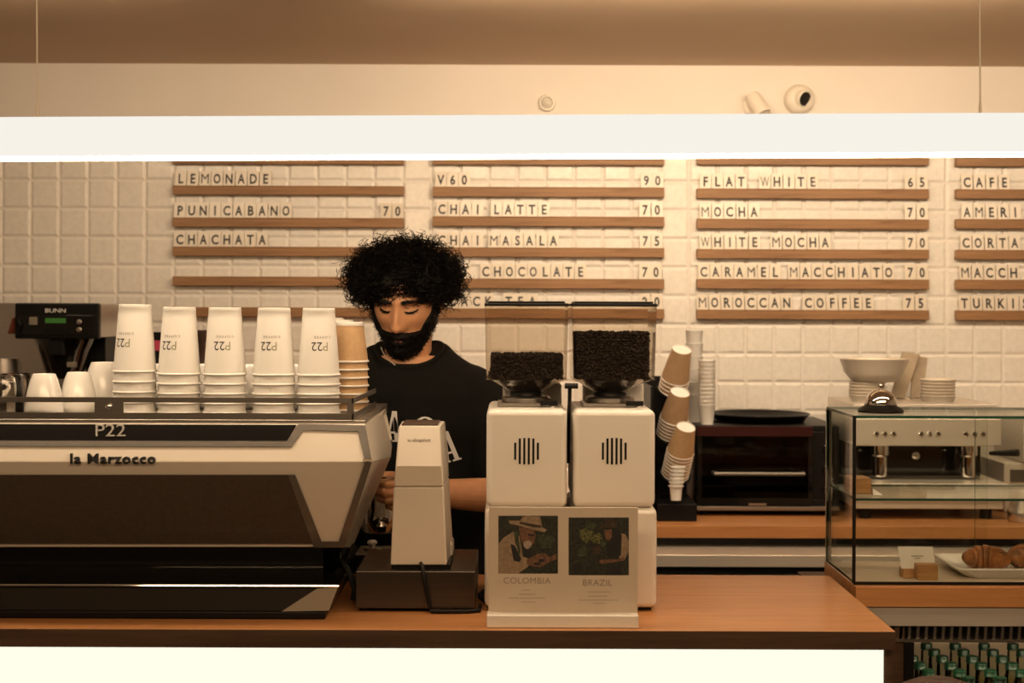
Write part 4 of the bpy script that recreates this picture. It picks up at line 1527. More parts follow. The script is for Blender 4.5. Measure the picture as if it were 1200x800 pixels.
dr.box(dx0, dx1, OY, OY + .018, dz1 - .030, dz1, 1)
dr.box(dx0, dx1, OY, OY + .018, dz0, dz0 + .022)
dr.box(dx0, dx0 + .014, OY, OY + .018, dz0 + .022, dz1 - .03)
dr.box(dx1 - .014, dx1, OY, OY + .018, dz0 + .022, dz1 - .03)
do = dr.build('door', [M['black_gloss'], M['red']], ov)
MB().box(dx0 + .014, dx1 - .014, OY + .006, OY + .010, dz0 + .022, dz1 - .03).build('door_glass', thin_glass('oven_glass', (.35, .30, .26)), do)
zz = Z(553, OY)
MB().tube([(dx0 + .05, OY + .006, zz), (dx0 + .05, OY - .025, zz), (dx1 - .03, OY - .025, zz), (dx1 - .03, OY + .006, zz)], .006, 8).build('handle', M['frame_grey'], do)
MB().box(dx0, ox1 - .004, OY + .001, OY + .02, Z(597, OY), Z(592.5, OY)).build('lower_trim', M['steel_d'], ov, bevel=.001)
MB().box(X(878, OY), X(899, OY), OY - .001, OY + .001, Z(591, OY), Z(588.5, OY)).build('badge', M['steel'], ov)
mb = MB()
for k in range(3):
    MB().lathe([(.013, 0), (.012, .014), (.004, .016)], (ox1 - .042, OY + .02, oz1 - .07 - .065 * k), 18, RX).build('knob', M['black_gloss'], ov, smooth=40)
rk = MB()
zz = Z(537, OY + .15)
for k in range(9):
    y = OY + .05 + k * .038
    rk.tube([(ox0 + t, y, zz), (ox1 - .085, y, zz)], .0018, 6)
rk.build('rack', M['steel_d'], ov)
for xx in (ox0 + .03, ox1 - .03):
    for yy in (OY + .05, OY + .37):
        MB().lathe([(.013, .9004), (.013, .9126)], (xx, yy, 0), 14).build('foot', M['black'], ov)
c = Vector(((ox0 + ox1) / 2 + .005, OY + .20, oz1 + .0004))
mb = MB().lathe([(.125, 0), (.145, .004), (.160, .022), (.164, .024), (.162, .026), (.140, .008), (.001, .006)], c, 40, cap1=False)
tag(mb.build('round_tray', M['black'], origin=c, smooth=40), 'round black tray lying on top of the black oven', 'tray')
cc = Vector((X(900, OY + .14), OY + .14, zz + .0095))
croissant(cc, R(180), .55, 'small croissant on the oven rack, left of the other')
croissant(cc + Vector((.075, .01, 0)), R(170), .55, 'small croissant on the oven rack, towards the knobs')
cc = Vector((X(852, OY + .12), OY + .12, zz + .002))
tag(MB().box(cc.x - .024, cc.x + .024, cc.y - .03, cc.y + .03, cc.z, cc.z + .035).build('bread_piece', M['crust'], origin=cc, bevel=.008, seg=3), 'squarish piece of bread on the oven rack', 'bread')
vstack(813.5, 4.60, 386, 497, 6, .028, .021, 'paper_cup', 'cup', 'white paper cup behind the dispenser', 'white cups on the oven')
vstack(828.5, 4.50, 421, 498.8, 12, .0265, .019, 'paper_cup', 'cup', 'small white cup on the oven corner', 'small white cups on the oven', .07)

# ------------------------------------------------------------ second espresso machine, seen through the case
MY = 4.40
sm = thing('espresso_machine', (X(1088, MY), MY + .2, .9004), 'steel espresso machine with nine round buttons behind the pastry case', 'espresso machine')
mx0, mx1 = X(1001, MY), X(1174, MY)
z = lambda py: Z(py, MY, 1088)
MB().box(mx0, mx1, MY, MY + .36, z(522.5), z(490)).build('control_panel', M['steel_l'], sm, bevel=.004)
MB().box(mx0 + .004, mx1 - .004, MY + .02, MY + .38, z(490), z(474)).build('cup_warmer', M['steel_l'], sm, bevel=.003)
MB().box(mx0 + .005, mx1 - .005, MY + .18, MY + .36, z(566), z(522)).build('back_plate', M['black_gloss'], sm)
MB().box(mx0, mx1 + .012, MY - .03, MY + .36, z(584), z(565)).build('drip_tray', M['steel_l'], sm, bevel=.002)
MB().box(mx0, mx1, MY - .02, MY + .36, z(595), z(584.3)).build('base', M['steel_l'], sm, bevel=.002)
for xx in (mx0 + .04, mx1 - .04):
    for yy in (MY + .02, MY + .32):
        MB().lathe([(.018, .9004), (.018, z(594.5))], (xx, yy, 0), 16).build('foot', M['black'], sm)
for base in (1027, 1079.5, 1132):
    for k in range(3):
        c = W(base + 10 * k, 508.5, MY)
        MB().lathe([(.0085, 0), (.0085, .003), (.0065, .005), (.003, .0052)], c, 18, RX).build('button', M['chrome'], sm, smooth=40)
for px in (1031, 1134):
    c = W(px, 520, MY + .09)
    mb = MB().lathe([(.024, z(562)), (.024, z(538)), (.030, z(536)), (.030, z(522) + .004)], (c.x, c.y, 0), 28)
    mb.build('group_head', M['chrome'], sm, smooth=40)
c = W(1073, 534, MY + .178)
MB().lathe([(.012, 0), (.012, .006), (.009, .008)], c, 20, RX).build('gauge', M['steel'], sm, smooth=40)
a = W(1160, 531, MY + .02)
b = W(1193, 530.5, MY - .05)
MB().tube([a, a * .6 + b * .4, b], [.006, .009, .011], 12).build('portafilter_handle', M['black'], sm)
# steel frothing jug and a cream appliance at the right picture edge
c = Vector((X(1199, 4.36), 4.36, .9004))
s_ = 4.36 / F
mb = MB().lathe([(.001, .001), (16 * s_, .0), (17 * s_, 2 * s_), (17 * s_, 12 * s_), (13 * s_, 24 * s_), (13.5 * s_, 32 * s_), (15 * s_, 35 * s_), (14 * s_, 34.5 * s_), (12 * s_, 26 * s_), (16 * s_, 3 * s_), (.001, .004)], c, 30, cap0=False, cap1=False)
jg = thing('milk_jug', c, 'steel milk jug beside the steel espresso machine, lower right', 'jug')
mb.build('jug_body', M['steel'], jg, smooth=50)
MB().tube([c + Vector((15 * s_, 0, 30 * s_)), c + Vector((26 * s_, 0, 28 * s_)), c + Vector((27 * s_, 0, 16 * s_)), c + Vector((17 * s_, 0, 8 * s_))], .004, 8).build('handle', M['steel'], jg)
c = Vector((X(1205, 4.62), 4.60, .9004))
bl = thing('milk_dispenser', c, 'cream boxy appliance at the right picture edge behind the case', 'appliance')
MB().box(c.x - .105, c.x + .16, 4.54, 4.80, .9004, Z(540, 4.54)).build('lower_housing', M['enamel'], bl, bevel=.006)
MB().box(c.x - .05, c.x + .16, 4.52, 4.80, Z(540, 4.54), Z(482, 4.54)).build('upper_housing', M['enamel'], bl, bevel=.006)
MB().box(c.x - .085, c.x - .03, 4.535, 4.541, Z(562, 4.54), Z(548, 4.54)).build('recess', M['frame_grey'], bl)

# paper goods on top of that machine
zm = z(474) + .0005
s_ = 4.55 / F


def paper_bowls(px, yy, n, r0, r1, h, pitch, what, name='paper_bowl'):
    c = Vector((X(px, yy, 460), yy, zm))
    f = None
    for k in range(n):
        lab = f'{what}, {ORD[k]} from the bottom'
        if f is None:
            mb = MB().lathe([(r1, 0), (r0, h - .003), (r0 + .002, h - .0015), (r0, h), (r0 - .002, h - .002), (r1 - .001, .003), (.001, .003)], c, 30, cap1=False)
            f = tag(mb.build(name, M['card'], origin=c, smooth=40), lab, 'bowl', 'paper bowls on the steel machine')
        else:
            dup(f, (c.x, c.y, zm + pitch * k), lab)
    return zm + pitch * (n - 1) + h


t1 = paper_bowls(1016, 4.58, 5, .057, .050, .020, .010, 'small cream paper bowl in the stack behind the bell')
t2 = paper_bowls(1099, 4.56, 6, .055, .048, .020, .0102, 'small cream paper bowl in the stack right of the leaning bags')
c = Vector((X(1024, 4.58, 440), 4.58, t1 + .0005))
mb = MB().lathe([(.055, 0), (.072, .004), (.094, .030), (.108, .072), (.110, .074), (.107, .074), (.09, .032), (.05, .008), (.001, .007)], c, 36, cap1=False)
tag(mb.build('large_bowl', M['card'], origin=c, smooth=40), 'wide cream bowl on top of the stack behind the bell', 'bowl')
for k, (pb, pt, w, yy, lab) in enumerate((((1052, 473), (1068, 412), 17, 4.70, 'folded brown paper bag leaning, the one nearer the bell'),
                                         ((1074, 473), (1079, 416), 14, 4.735, 'folded brown paper bag leaning, farther from the bell'))):
    a0, a1 = W(pb[0] - w / 2, pb[1], yy - .02), W(pb[0] + w / 2, pb[1], yy - .02)
    b0, b1 = W(pt[0] - w * .6, pt[1], yy + .02), W(pt[0] + w * .6, pt[1] + 3, yy + .02)
    a0.z = a1.z = zm + .0005
    mb = MB().hexa([a0, a1, b1, b0], [p + Vector((.002, .018, 0)) for p in (a0, a1, b1, b0)])
    tag(mb.build('paper_bag', M['bag'], origin=a0, bevel=.003), lab, 'paper bag', 'paper bags on the steel machine')

# ------------------------------------------------------------ the barista
HC = W(476, 349.5, 3.50)
HS = 1.04                    # centre of the head
HR = Matrix.Rotation(R(-9), 3, 'Z') @ Matrix.Rotation(R(17), 3, 'X') @ Matrix.Rotation(R(2), 3, 'Y')


def hw(p):
    return HR @ (Vector(p) * HS) + HC


def ga(d, s):
    return math.exp(-(d / s) ** 2)


def sst(a, b, x):
    t = min(max((x - a) / (b - a), 0), 1)
    return t * t * (3 - 2 * t)


def head_point(az, el):
    """az 0 = face forward (-y), positive towards +x"""
    ce, se = math.cos(el), math.sin(el)
    dx, dy, dz = math.sin(az) * ce, -math.cos(az) * ce, se
    z = dz * (.122 if dz > 0 else .118)
    wx = .0765
    fy, by = .092, .104
    if dz < 0:
        t = -dz
        wx *= 1 - .17 * t ** 2.6
        fy *= 1 + .06 * t
        by *= 1 - .50 * t
    q = 1 - .10 * max(0, dz)
    x = dx * wx * q
    y = dy * (fy if dy < 0 else by)
    # flatten the front plane of the face
    if dy < 0:
        y *= 1 + .06 * sst(.3, 1, ce) * (1 - abs(dx))
    # lower face keeps its depth towards the chin
    if dz < -.35 and dy < 0:
        t = sst(.35, .95, -dz)
        y -= .030 * t * (1 - .25 * t) * sst(0, .5, -dy / max(ce, .05))
    f = sst(0.015, .06, -y)
    d = 0
    # brow, sockets, lids
    for s in (-1, 1):
        d += .0085 * ga(x - s * .027, .021) * ga(z - .020, .0080)
        d -= .0125 * ga(x - s * .030, .0165) * ga(z - .003, .0115)
        d += .0060 * ga(x - s * .031, .0115) * ga(z - .001, .0085)
        d -= .0016 * ga(x - s * .031, .014) * ga(z + .0085, .002)
        d += .0045 * ga(x - s * .043, .019) * ga(z + .027, .016)
        d -= .0035 * ga(x - s * .045, .016) * ga(z + .060, .018)
        d += .0085 * ga(x - s * .0115, .0068) * ga(z + .0415, .0075)
        d -= .0030 * ga(x - s * .0068, .0032) * ga(z + .0475, .003)
        d -= .004 * ga(x - s * .019, .006) * ga(z + .050, .012)
    # nose
    if z > -.050:
        k = sst(.022, -.038, z)
        d += (.005 + .0195 * k) * ga(x, .0108 + .0045 * k) * sst(.040, .012, z)
    else:
        d += .0245 * ga(x, .0125) * sst(-.0585, -.048, z)
    d += .003 * ga(x, .009) * ga(z + .042, .008)
    # mouth and chin
    d += .0055 * ga(x, .020) * ga(z + .0665, .0048)
    d += .0065 * ga(x, .017) * ga(z + .0785, .0055)
    d -= .0050 * ga(x, .022) * ga(z + .0722, .0017)
    d -= .0040 * ga(x, .020) * ga(z + .089, .005)
    d += .0060 * ga(x, .019) * ga(z + .106, .012)
    y -= d * f
    return Vector((x, y, z))


body = MB()
NA, NE = 220, 180
hv = [head_point(0, -math.pi / 2)]
for j in range(1, NE):
    for i in range(NA):
        hv.append(head_point(2 * math.pi * i / NA, -math.pi / 2 + math.pi * j / NE))
hv.append(head_point(0, math.pi / 2))
hf = [(0, 1 + (i + 1) % NA, 1 + i) for i in range(NA)]
for j in range(NE - 2):
    for i in range(NA):
        a, b = 1 + j * NA + i, 1 + j * NA + (i + 1) % NA
        hf.append((a, b, b + NA, a + NA))
t_ = len(hv) - 1
o_ = 1 + (NE - 2) * NA
hf += [(o_ + i, o_ + (i + 1) % NA, t_) for i in range(NA)]
body.add([hw(p) for p in hv], hf)
for s in (-1, 1):
    Me = HR @ Matrix.Rotation(R(s * 18), 3, 'Z') @ Matrix.Rotation(R(-8), 3, 'X')
    body.ell(hw((s * .0785, .014, -.010)), (.0075, .017, .030), 16, 12, Me)
    body.ell(hw((s * .0835, .017, .000)), (.005, .016, .024), 16, 12, Me)


def chain(mb, pts, rad, seg=12):
    pts = [Vector(p) for p in pts]
    fine, fr = [], []
    for i in range(len(pts) - 1):
        for k in range(5):
            t = k / 5
            fine.append(pts[i].lerp(pts[i + 1], t))
            fr.append(rad[i] * (1 - t) + rad[i + 1] * t)
    fine.append(pts[-1])
    fr.append(rad[-1])
    mb.tube(fine, fr, seg)
    for p, r in zip(pts, rad):
        mb.ell(p, (r, r, r), 12, 8)


def ering(cx, cy, z, rx, ry, n=36, sq=2.3):
    out = []
    for k in range(n):
        a = 2 * math.pi * k / n
        ca, sa = math.cos(a), math.sin(a)
        e = 2 / sq
        out.append((cx + rx * abs(ca) ** e * (1 if ca > 0 else -1), cy + ry * abs(sa) ** e * (1 if sa > 0 else -1), z))
    return out


BX, BYY = -.256, 3.53
# torso, neck
body.loft([ering(BX, BYY + .06, .84, .155, .105), ering(BX, BYY + .06, .95, .160, .11), ering(BX, BYY + .05, 1.10, .155, .10),
           ering(BX, BYY + .02, 1.25, .175, .105), ering(BX, BYY + .01, 1.33, .180, .100), ering(BX, BYY + .01, 1.39, .125, .075),
           ering(BX, BYY + .01, 1.43, .075, .06)])
chain(body, [(BX, BYY + .03, 1.37), (BX - .002, BYY + .005, 1.45), hw((0, .030, -.07))], [.066, .058, .058], 24)
# legs
for s in (-1, 1):
    chain(body, [(BX + s * .09, BYY + .06, .88), (BX + s * .11, BYY + .04, .48), (BX + s * .12, BYY + .08, .10)], [.085, .058, .040], 18)
    chain(body, [(BX + s * .12, BYY + .10, .045), (BX + s * .14, BYY - .06, .03)], [.034, .026])

# the pitcher he holds
PC = W(447, 592, 3.235)
pz0, pz1 = Z(622, 3.235, 447), Z(561, 3.235, 447)
PRD = .044
# arms: shoulder, elbow, wrist
arms = {1: [Vector((-.075, 3.53, 1.335)), Vector((.010, 3.43, 1.095)), W(494, 577, 3.262)],
        -1: [Vector((-.437, 3.53, 1.335)), Vector((-.520, 3.43, 1.085)), Vector((PC.x - .115, 3.285, PC.z + .015))]}
for s, (sh, elb, wr) in arms.items():
    chain(body, [sh, sh.lerp(elb, .5) + Vector((s * .006, 0, 0)), elb, elb.lerp(wr, .35), wr], [.056, .047, .041, .0405, .029], 20)


def hand(wr, fwd, pal, side, curl, thumb, sp=.0185, fl=1.0, spread=(0, 0, 0, 0)):
    """wr wrist, fwd towards the knuckles, pal palm normal, side from index to little finger"""
    fwd, pal, side = Vector(fwd).normalized(), Vector(pal).normalized(), Vector(side).normalized()
    kn = []
    for i in range(4):
        k = wr + fwd * (.088 - .004 * abs(i - 1) - (.006 if i == 3 else 0)) + side * ((i - 1.5) * sp)
        chain(body, [wr + side * ((i - 1.5) * .010) + fwd * .005, k], [.0165, .0125], 12)
        kn.append(k)
    L_ = [(.043, .025, .021), (.047, .029, .022), (.043, .027, .021), (.034, .020, .019)]
    rd = [(.0100, .0092, .0084, .0070), (.0102, .0094, .0085, .0070), (.0098, .0090, .0082, .0068), (.0088, .0080, .0073, .0062)]
    for i in range(4):
        p, a = kn[i], 0
        pts = [p]
        for j in range(3):
            a += curl[i][j]
            d = fwd * math.cos(R(a)) + pal * math.sin(R(a)) + side * spread[i]
            p = p + d.normalized() * L_[i][j] * fl
            pts.append(p)
        chain(body, pts, rd[i], 12)
    chain(body, [wr + fwd * .012 - side * .012] + [Vector(t) for t in thumb], [.016, .0125, .0105, .0085], 12)


# left hand (right in the picture): fingers round the guests' side of the jug, thumb on his side
wr = arms[1][2]
tgt = Vector((PC.x + .052, 3.200, PC.z + .028))
fw = (tgt - wr).normalized()
hand(wr, fw, (.05, 1.0, 0), (0.1, .15, -1), [(14, 36, 30)] * 2 + [(16, 38, 30), (20, 40, 30)],
     [wr + Vector((-.04, .028, .030)), wr + Vector((-.075, .042, .034)), wr + Vector((-.100, .036, .036))], sp=.0180)
wr = arms[-1][2]
hand(wr, (1, -.1, .05), (.05, -1.0, 0), (0, .1, -1), [(18, 40, 30)] * 4,
     [wr + Vector((.035, -.040, .028)), wr + Vector((.065, -.085, .030)), wr + Vector((.095, -.104, .030))], sp=.0180)


def remesh(mb, vox, smooth_it=2, fac=.5):
    me = bpy.data.meshes.new('tmp')
    me.from_pydata([tuple(p) for p in mb.v], [], mb.f)
    bm = bmesh.new()
    bm.from_mesh(me)
    bmesh.ops.recalc_face_normals(bm, faces=bm.faces)
    bm.to_mesh(me)
    bm.free()
    o = bpy.data.objects.new('tmp', me)
    COL.objects.link(o)
    m = o.modifiers.new('r', 'REMESH')
    m.mode = 'VOXEL'
    m.voxel_size = vox
    if smooth_it:
        m2 = o.modifiers.new('s', 'SMOOTH')
        m2.iterations = smooth_it
        m2.factor = fac
    dg = bpy.context.evaluated_depsgraph_get()
    out = bpy.data.meshes.new_from_object(o.evaluated_get(dg))
    bpy.data.objects.remove(o)
    bpy.data.meshes.remove(me)
    return out


def obj_mesh(name, me, mats, parent, root):
    for v in me.vertices:
        v.co -= root
    me.materials.clear()
    for m in mats:
        me.materials.append(m)
    me.shade_smooth()
    me.name = name
    o = bpy.data.objects.new(name, me)
    COL.objects.link(o)
    if parent:
        o.parent = parent
    return o


ROOT = Vector((BX, BYY + .06, 0))
bme = remesh(body, .0026, 2, .5)
Hi = HR.inverted()
man = obj_mesh('person', bme, [M['skin'], M['lips']], None, ROOT)
man.location = ROOT
for p in bme.polygons:
    q = Hi @ (p.center + ROOT - HC) / HS
    if q.y < -.07 and abs(q.x) < .022 and -.0845 < q.z < -.062 and (q.x / .022) ** 2 + ((q.z + .073) / .0115) ** 2 < 1:
        p.material_index = 1
tag(man, 'person with curly black hair and beard in a black T-shirt, looking down, holding a jug', 'person')

# ---- T-shirt
sh_ = MB()
sh_.loft([ering(BX, BYY + .05, .86, .205, .128), ering(BX, BYY + .05, 1.0, .208, .130), ering(BX, BYY + .035, 1.15, .212, .130),
          ering(BX, BYY + .012, 1.27, .222, .128), ering(BX, BYY + .005, 1.335, .222, .118), ering(BX, BYY + .006, 1.375, .196, .104),
          ering(BX, BYY + .008, 1.410, .158, .090), ering(BX, BYY + .010, 1.438, .118, .080), ering(BX + .002, BYY + .018, 1.458, .088, .072)])
for s, (a, b, c) in arms.items():
    pts = [a + Vector((-s * .05, 0, .0)), a + Vector((s * .02, -.005, -.03)), a.lerp(b, .55) + Vector((s * .012, -.005, -.01)), a.lerp(b, .92) + Vector((s * .004, 0, 0))]
    sh_.tube(pts, [.082, .086, .080, .074], 24)
sme = remesh(sh_, .006, 10, .5)
for v in sme.vertices:
    p = v.co
    n = v.normal
    f = noise.noise(Vector((p.x * 7 + 3, p.y * 7, p.z * 9 - p.x * 6))) * .007 + noise.noise(Vector((p.x * 16, p.y * 14, p.z * 18 + p.x * 10))) * .004
    v.co = p + n * f
# scoop the neckline at the front
for v in sme.vertices:
    p = v.co
    if p.z > 1.36 and abs(p.x - BX) < .12:
        r = ((p.x - BX) / .078) ** 2 + ((p.y - BYY - .0) / .085) ** 2
        lim = 1.4425 + (p.y - BYY) * .55 + .03 * max(0, 0)
        if r < 1.6 and p.z > lim:
            v.co.z = lim
shirt = obj_mesh('t_shirt', sme.copy(), [M['shirt']], man, ROOT)
bvh = BVHTree.FromPolygons([tuple(v.co) for v in sme.vertices], [tuple(p.vertices) for p in sme.polygons])


def on_shirt(px, py, lift=.0022):
    p0 = Vector((0, 0, EYE))
    d = (W(px, py, 3.0) - p0).normalized()
    h = bvh.ray_cast(p0 + d * 2.9, d)
    return (h[0] - d * lift) if h[0] else W(px, py, 3.40)


# collar: a ribbed band following the neckline
cpts = []
for k in range(48):
    a = 2 * math.pi * k / 48
    x, y = BX + .001 + .083 * math.cos(a), BYY + .006 + .079 * math.sin(a)
    hit = bvh.ray_cast(Vector((x + .004 * math.cos(a), y + .004 * math.sin(a), 1.7)), Vector((0, 0, -1)))
    z = hit[0].z if hit[0] else 1.43
    cpts.append((x, y, min(z, 1.462) + .001))
cz_ = [p[2] for p in cpts]
cpts = [(p[0], p[1], sum(cz_[(k + j) % 48] for j in range(-3, 4)) / 7) for k, p in enumerate(cpts)]
MB().tube(cpts, .0075, 10, closed=True).build('collar', M['shirt'], shirt, smooth=60)
# pale cord round the neck, on his right
# white print: big serif letters
def letter_poly(mb, polys, cx, cy, rot, sc):
    for poly in polys:
        n = len(poly)
        pts = []
        for i in range(n):      # subdivide edges so the print follows the cloth
            a, b = poly[i], poly[(i + 1) % n]
            for k in range(4):
                t = k / 4
                u, v = a[0] + (b[0] - a[0]) * t, a[1] + (b[1] - a[1]) * t
                pts.append(on_shirt(cx + (u * math.cos(rot) - v * math.sin(rot)) * sc, cy + (u * math.sin(rot) + v * math.cos(rot)) * sc))
        mb.poly(pts)


A_ = [[(-1, 18), (-.6, 16.2), (1.2, 15.6), (5.6, -18), (8.4, -18), (3.2, 15.8), (5, 16.2), (5, 18)],
      [(6, -18), (11, -18), (15.5, 15.8), (18, 16.3), (18, 18), (7.5, 18), (7.5, 16.3), (10.2, 15.8)],
      [(3.4, 6), (11, 6), (11, 8.4), (3.2, 8.4)]]
Y_ = [[(-9, -17), (1.5, -17), (1.5, -15), (-.8, -14.6), (3.6, -2), (1.4, 3), (-2.2, 3), (-7, -14.6), (-9, -15)],
      [(5, -17), (12, -17), (12, -15), (10, -14.6), (3.4, 3), (.6, 3), (7.8, -14.6), (5, -15)],
      [(-2.2, 2.5), (3, 2.5), (3, 15.6), (5.4, 16), (5.4, 18), (-4.8, 18), (-4.8, 16), (-2.2, 15.6)]]
mb = MB()
letter_poly(mb, A_, 453, 499, R(3), 1.0)
letter_poly(mb, A_, 519, 525, R(-15), 1.0)
ring_o, ring_i = [], []
for k in range(25):
    a = math.pi + math.pi * 2 * k / 24
    ring_o.append(on_shirt(498 + 15 * math.cos(a), 506 + 18 * math.sin(a)))
    ring_i.append(on_shirt(498 + 9 * math.cos(a), 506 + 16 * math.sin(a)))
for k in range(24):
    mb.poly([ring_o[k], ring_o[k + 1], ring_i[k + 1], ring_i[k]])
mb.build('chest_print', M['white_print'], shirt, smooth=0)
# trousers and shoes
tr_ = MB()
tr_.loft([ering(BX, BYY + .06, .80, .178, .128), ering(BX, BYY + .06, .98, .175, .125)])
for s in (-1, 1):
    chain(tr_, [(BX + s * .085, BYY + .06, .85), (BX + s * .11, BYY + .045, .48), (BX + s * .12, BYY + .085, .09)], [.100, .078, .064], 18)
obj_mesh('trousers', remesh(tr_, .008, 4), [M['trousers']], man, ROOT)
for s in (-1, 1):
    mb = MB()
    c = Vector((BX + s * .13, BYY + .02, 0))
    mb.loft([ering(c.x, c.y, .0005, .045, .14, 24), ering(c.x, c.y, .03, .050, .145, 24), ering(c.x, c.y + .02, .06, .045, .115, 24), ering(c.x, c.y + .07, .10, .042, .055, 24)])
    mb.build('shoe', M['black'], man, bevel=.004)

# ---- beard: a shell over jaw, chin, sideburns and lip, with short curls
def beard_mask(p):
    ax = abs(p.x)
    if p.y > .012:
        return 0
    line = max(-.0565, -.012 - 1.75 * max(0, .0705 - ax)) if ax > .022 else -.0535 - .0030 * (ax / .022) ** 2
    line += .030 * sst(.0675, .0735, ax)
    m = sst(line + .003, line - .006, p.z)
    m *= 1 - .96 * sst(1.15, .85, (p.x / .0125) ** 2 + ((p.z + .0772) / .0046) ** 2)
    m *= sst(.012, -.008, p.y)
    if p.z < -.1165:
        m *= 1
    return m


bd = MB()
off = []
idx = {}
rb_ = random.Random(4)
pv = []
for p in hv:
    m = beard_mask(p)
    n = Vector((p.x / .0765 ** 2, p.y / .095 ** 2, (p.z + .02) / .11 ** 2)).normalized()
    thick = .0050 + .016 * sst(-.075, -.115, p.z) + .004 * sst(.045, .065, abs(p.x)) * sst(-.02, -.06, p.z)
    nn = noise.noise(p * 130) * .0022 + noise.noise(p * 60) * .002
    pv.append(p + n * (m * (thick + nn) - (1 - m) * .004))
keep = [f for f in hf if max(beard_mask(hv[i]) for i in f) > .03]
bd.add([hw(p) for p in pv], keep)


def curl(mb, p, ax_, L_, r, turns, th, n, rd, seg=3):
    ax_ = Vector(ax_).normalized()
    u = ax_.orthogonal().normalized()
    q = Matrix.Rotation(rd.uniform(0, 6.28), 3, ax_)
    u = q @ u
    w = ax_.cross(u)
    pts = []
    sgn = rd.choice((-1, 1))
    for k in range(n):
        t = k / (n - 1)
        a = sgn * 6.283 * turns * t
        rr_ = r * min(1, .25 + t * 1.6)
        pts.append(p + ax_ * (L_ * t) + u * (rr_ * (math.cos(a) - 1 * (1 - t))) + w * (rr_ * math.sin(a)))
    mb.tube(pts, [th * (1 - .5 * k / (n - 1)) for k in range(n)], seg)


cand = [(p, beard_mask(p)) for p in hv]
cand = [p for p, m in cand if m > .6]
for k in range(1300):
    p = rb_.choice(cand)
    n = Vector((p.x / .0765 ** 2, p.y / .095 ** 2, (p.z + .02) / .11 ** 2)).normalized()
    th_ = .002 + .013 * sst(-.075, -.115, p.z)
    n = (n + Vector((rb_.uniform(-.5, .5), rb_.uniform(-.3, .3), rb_.uniform(-1.0, .1)))).normalized()
    curl(bd, hw(p + n * th_), HR @ n, rb_.uniform(.006, .015), .0026, rb_.uniform(.5, 1.4), .0008, 8, rb_)
bd.build('beard', M['hair'], man, smooth=80)

# ---- eyebrows and lashes
eb = MB()
re_ = random.Random(9)


def face_at(x, z):
    """front surface point of the head at local (x, z)"""
    best, bd_ = None, 9
    for p in hv:
        if p.y < -.02:
            d = (p.x - x) ** 2 + (p.z - z) ** 2
            if d < bd_:
                best, bd_ = p, d
    return best.copy()


for s in (-1, 1):
    for k in range(170):
        t = re_.random()
        x = s * (.010 + .042 * t)
        z = .0160 + .0060 * math.sin(math.pi * min(1, t * .9 + .1)) - .004 * t + re_.uniform(-.0042, .0042) * (1 - .6 * t)
        p = face_at(x, z)
        d = Vector((s * 1.0, -.25, re_.uniform(-.1, .5))).normalized()
        eb.tube([hw(p + Vector((0, -.0006, 0))), hw(p + d * .0045 + Vector((0, -.0022, 0))), hw(p + d * .010 + Vector((0, -.0008, 0)))], [.0007, .0006, .0003], 4)
eb.build('eyebrows', M['hair'], man, smooth=80)
el = MB()
for s in (-1, 1):
    pts = []
    for k in range(13):
        t = k / 12
        x = s * (.0175 + .0275 * t)
        z = -.0045 - .0052 * math.sin(math.pi * t) + .002 * t
        p = face_at(x, z)
        pts.append(p + Vector((0, -.0010, 0)))
    el.tube([hw(p) for p in pts], [.0015 + .0012 * math.sin(math.pi * k / 12) for k in range(13)], 6)
    for k in range(26):
        t = .08 + .9 * k / 25
        p = pts[int(t * 12)].lerp(pts[min(12, int(t * 12) + 1)], t * 12 - int(t * 12))
        el.tube([hw(p), hw(p + Vector((s * .001, -.004, -.0022))), hw(p + Vector((s * .0018, -.0075, -.0025)))], [.0004, .0003, .0002], 3)
el.build('eyelashes', M['hair'], man, smooth=80)

# ---- hair: a lumpy dark mass covered with loose curls
HCN = W(474.5, 327, 3.515)
HRX, HRY, HRZ = .1400, .132, .0925
hr = MB()
rh = random.Random(21)


def hair_ok(d):
    """which directions from the hair's centre carry hair"""
    if d.z > .05:
        return True
    if d.y < -.1:                       # over the face: down to the brow, lower at the temples
        lim = -.56 - .33 * sst(.45, .92, abs(d.x))
        return d.z > lim
    return d.z > -.86 + .0 * d.y


def hair_r(d):
    k = 1 + .09 * noise.noise(d * 3.1 + Vector((5, 1, 2))) + .05 * noise.noise(d * 8) + .03 * noise.noise(d * 19)
    return k * (1 - .16 * sst(-.30, -.80, d.z))


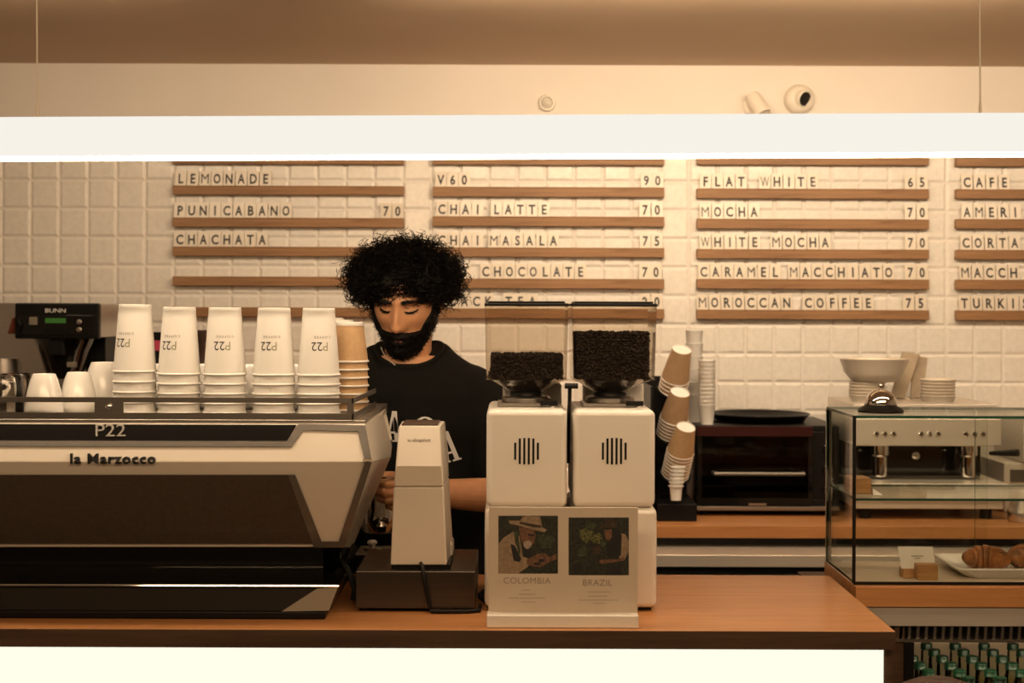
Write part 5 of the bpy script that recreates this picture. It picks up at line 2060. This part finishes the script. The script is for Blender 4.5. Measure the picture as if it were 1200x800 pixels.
NU, NV = 90, 60
gv, gi, gf = [], {}, []
for j in range(NV + 1):
    e = -math.pi / 2 + math.pi * j / NV
    for i in range(NU):
        a = 2 * math.pi * i / NU
        d = Vector((math.cos(e) * math.cos(a), math.cos(e) * math.sin(a), math.sin(e)))
        k = hair_r(d) * .92
        gv.append(HCN + Vector((d.x * HRX * k, d.y * HRY * k, d.z * HRZ * k)))
        gi[(i, j)] = (len(gv) - 1, d)
for j in range(NV):
    for i in range(NU):
        q = [gi[(i, j)], gi[((i + 1) % NU, j)], gi[((i + 1) % NU, j + 1)], gi[(i, j + 1)]]
        if all(hair_ok(x[1]) for x in q):
            gf.append(tuple(x[0] for x in q))
hr.add(gv, gf)
cnt = 0
while cnt < 2600:
    d = Vector((rh.gauss(0, 1), rh.gauss(0, 1), rh.gauss(0, 1))).normalized()
    if not hair_ok(d) or (d.y > .5 and rh.random() < .6):
        continue
    cnt += 1
    k = hair_r(d) * rh.uniform(.80, .97)
    p = HCN + Vector((d.x * HRX * k, d.y * HRY * k, d.z * HRZ * k))
    tv = Vector((rh.gauss(0, 1), rh.gauss(0, 1), rh.gauss(0, 1)))
    tv = (tv - d * tv.dot(d)).normalized()
    ax_ = d * rh.uniform(.15, .9) + tv * rh.uniform(.4, 1.0) + Vector((0, 0, -.25))
    if d.y < -.3 and d.z < .1:
        ax_ = Vector((tv.x * .6, -.15, -.8))
        L_ = rh.uniform(.015, .035)
    else:
        L_ = rh.uniform(.016, .055)
    curl(hr, p, ax_, L_, rh.uniform(.0055, .0125), rh.uniform(.9, 2.2), rh.uniform(.0009, .0016), 22, rh)
for k in range(420):     # loose curls hanging over the forehead and temples
    x = rh.uniform(-.8, .8)
    d = Vector((x, -1, rh.uniform(-.52, -.15) - .22 * abs(x))).normalized()
    k = hair_r(d) * rh.uniform(.82, .95)
    p = HCN + Vector((d.x * HRX * k, d.y * HRY * k, d.z * HRZ * k))
    curl(hr, p, Vector((rh.gauss(0, .5), -.1, -.8)), rh.uniform(.014, .034), rh.uniform(.004, .009), rh.uniform(.9, 1.9), rh.uniform(.0009, .0015), 18, rh)
hr.build('hair', M['hair'], man, smooth=80)
# necklace cord
npt = []
for px, py in ((446.5, 407), (449, 413), (453, 419), (458, 424), (463, 427.5)):
    d = (W(px, py, 3.0) - Vector((0, 0, EYE))).normalized()
    h = bvh.ray_cast(Vector((0, 0, EYE)) + d * 2.9, d)
    npt.append((h[0] - d * .014) if h[0] else W(px, py, 3.44))
MB().tube(npt, .0016, 6).build('neck_cord', M['card'], man, smooth=60)
# ear stud
e_ = hw((.0800, -.004, -.036))
MB().ell(e_, (.0028, .0028, .0028), 10, 8).build('ear_stud', M['chrome'], man, smooth=80)

# ---- the steel jug in his hands
jug = thing('milk_jug', (PC.x, PC.y, pz0), 'steel milk jug held in the hands of the person', 'jug')
mb = MB()
H_ = pz1 - pz0
pr = [(.001, .0), (PRD * .93, 0), (PRD, .004), (PRD, H_ * .35), (PRD * .82, H_ * .78), (PRD * .86, H_), (PRD * .83, H_), (PRD * .79, H_ * .78), (PRD * .96, H_ * .35), (PRD * .95, .006), (.001, .004)]
mb.lathe(pr, (PC.x, PC.y, pz0), 36, cap0=False, cap1=False)
for i, v in enumerate(mb.v):     # pull a spout out of the rim towards the guests
    v = Vector(v)
    k = sst(H_ * .6, H_, v.z - pz0)
    a = math.atan2(v.y - PC.y, v.x - PC.x)
    s = ga((a + 2.3 + math.pi) % (2 * math.pi) - math.pi, .45)
    mb.v[i] = (v.x + math.cos(-2.3) * .012 * k * s, v.y + math.sin(-2.3) * .012 * k * s, v.z + .005 * k * s)
mb.build('jug_body', M['chrome'], jug, smooth=50)
MB().tube([(PC.x + .012, PC.y + PRD * .85, pz1 - .008), (PC.x + .018, PC.y + PRD + .028, pz1 - .012), (PC.x + .018, PC.y + PRD + .030, pz0 + .04), (PC.x + .012, PC.y + PRD * .95, pz0 + .02)], .005, 8).build('handle', M['steel'], jug)
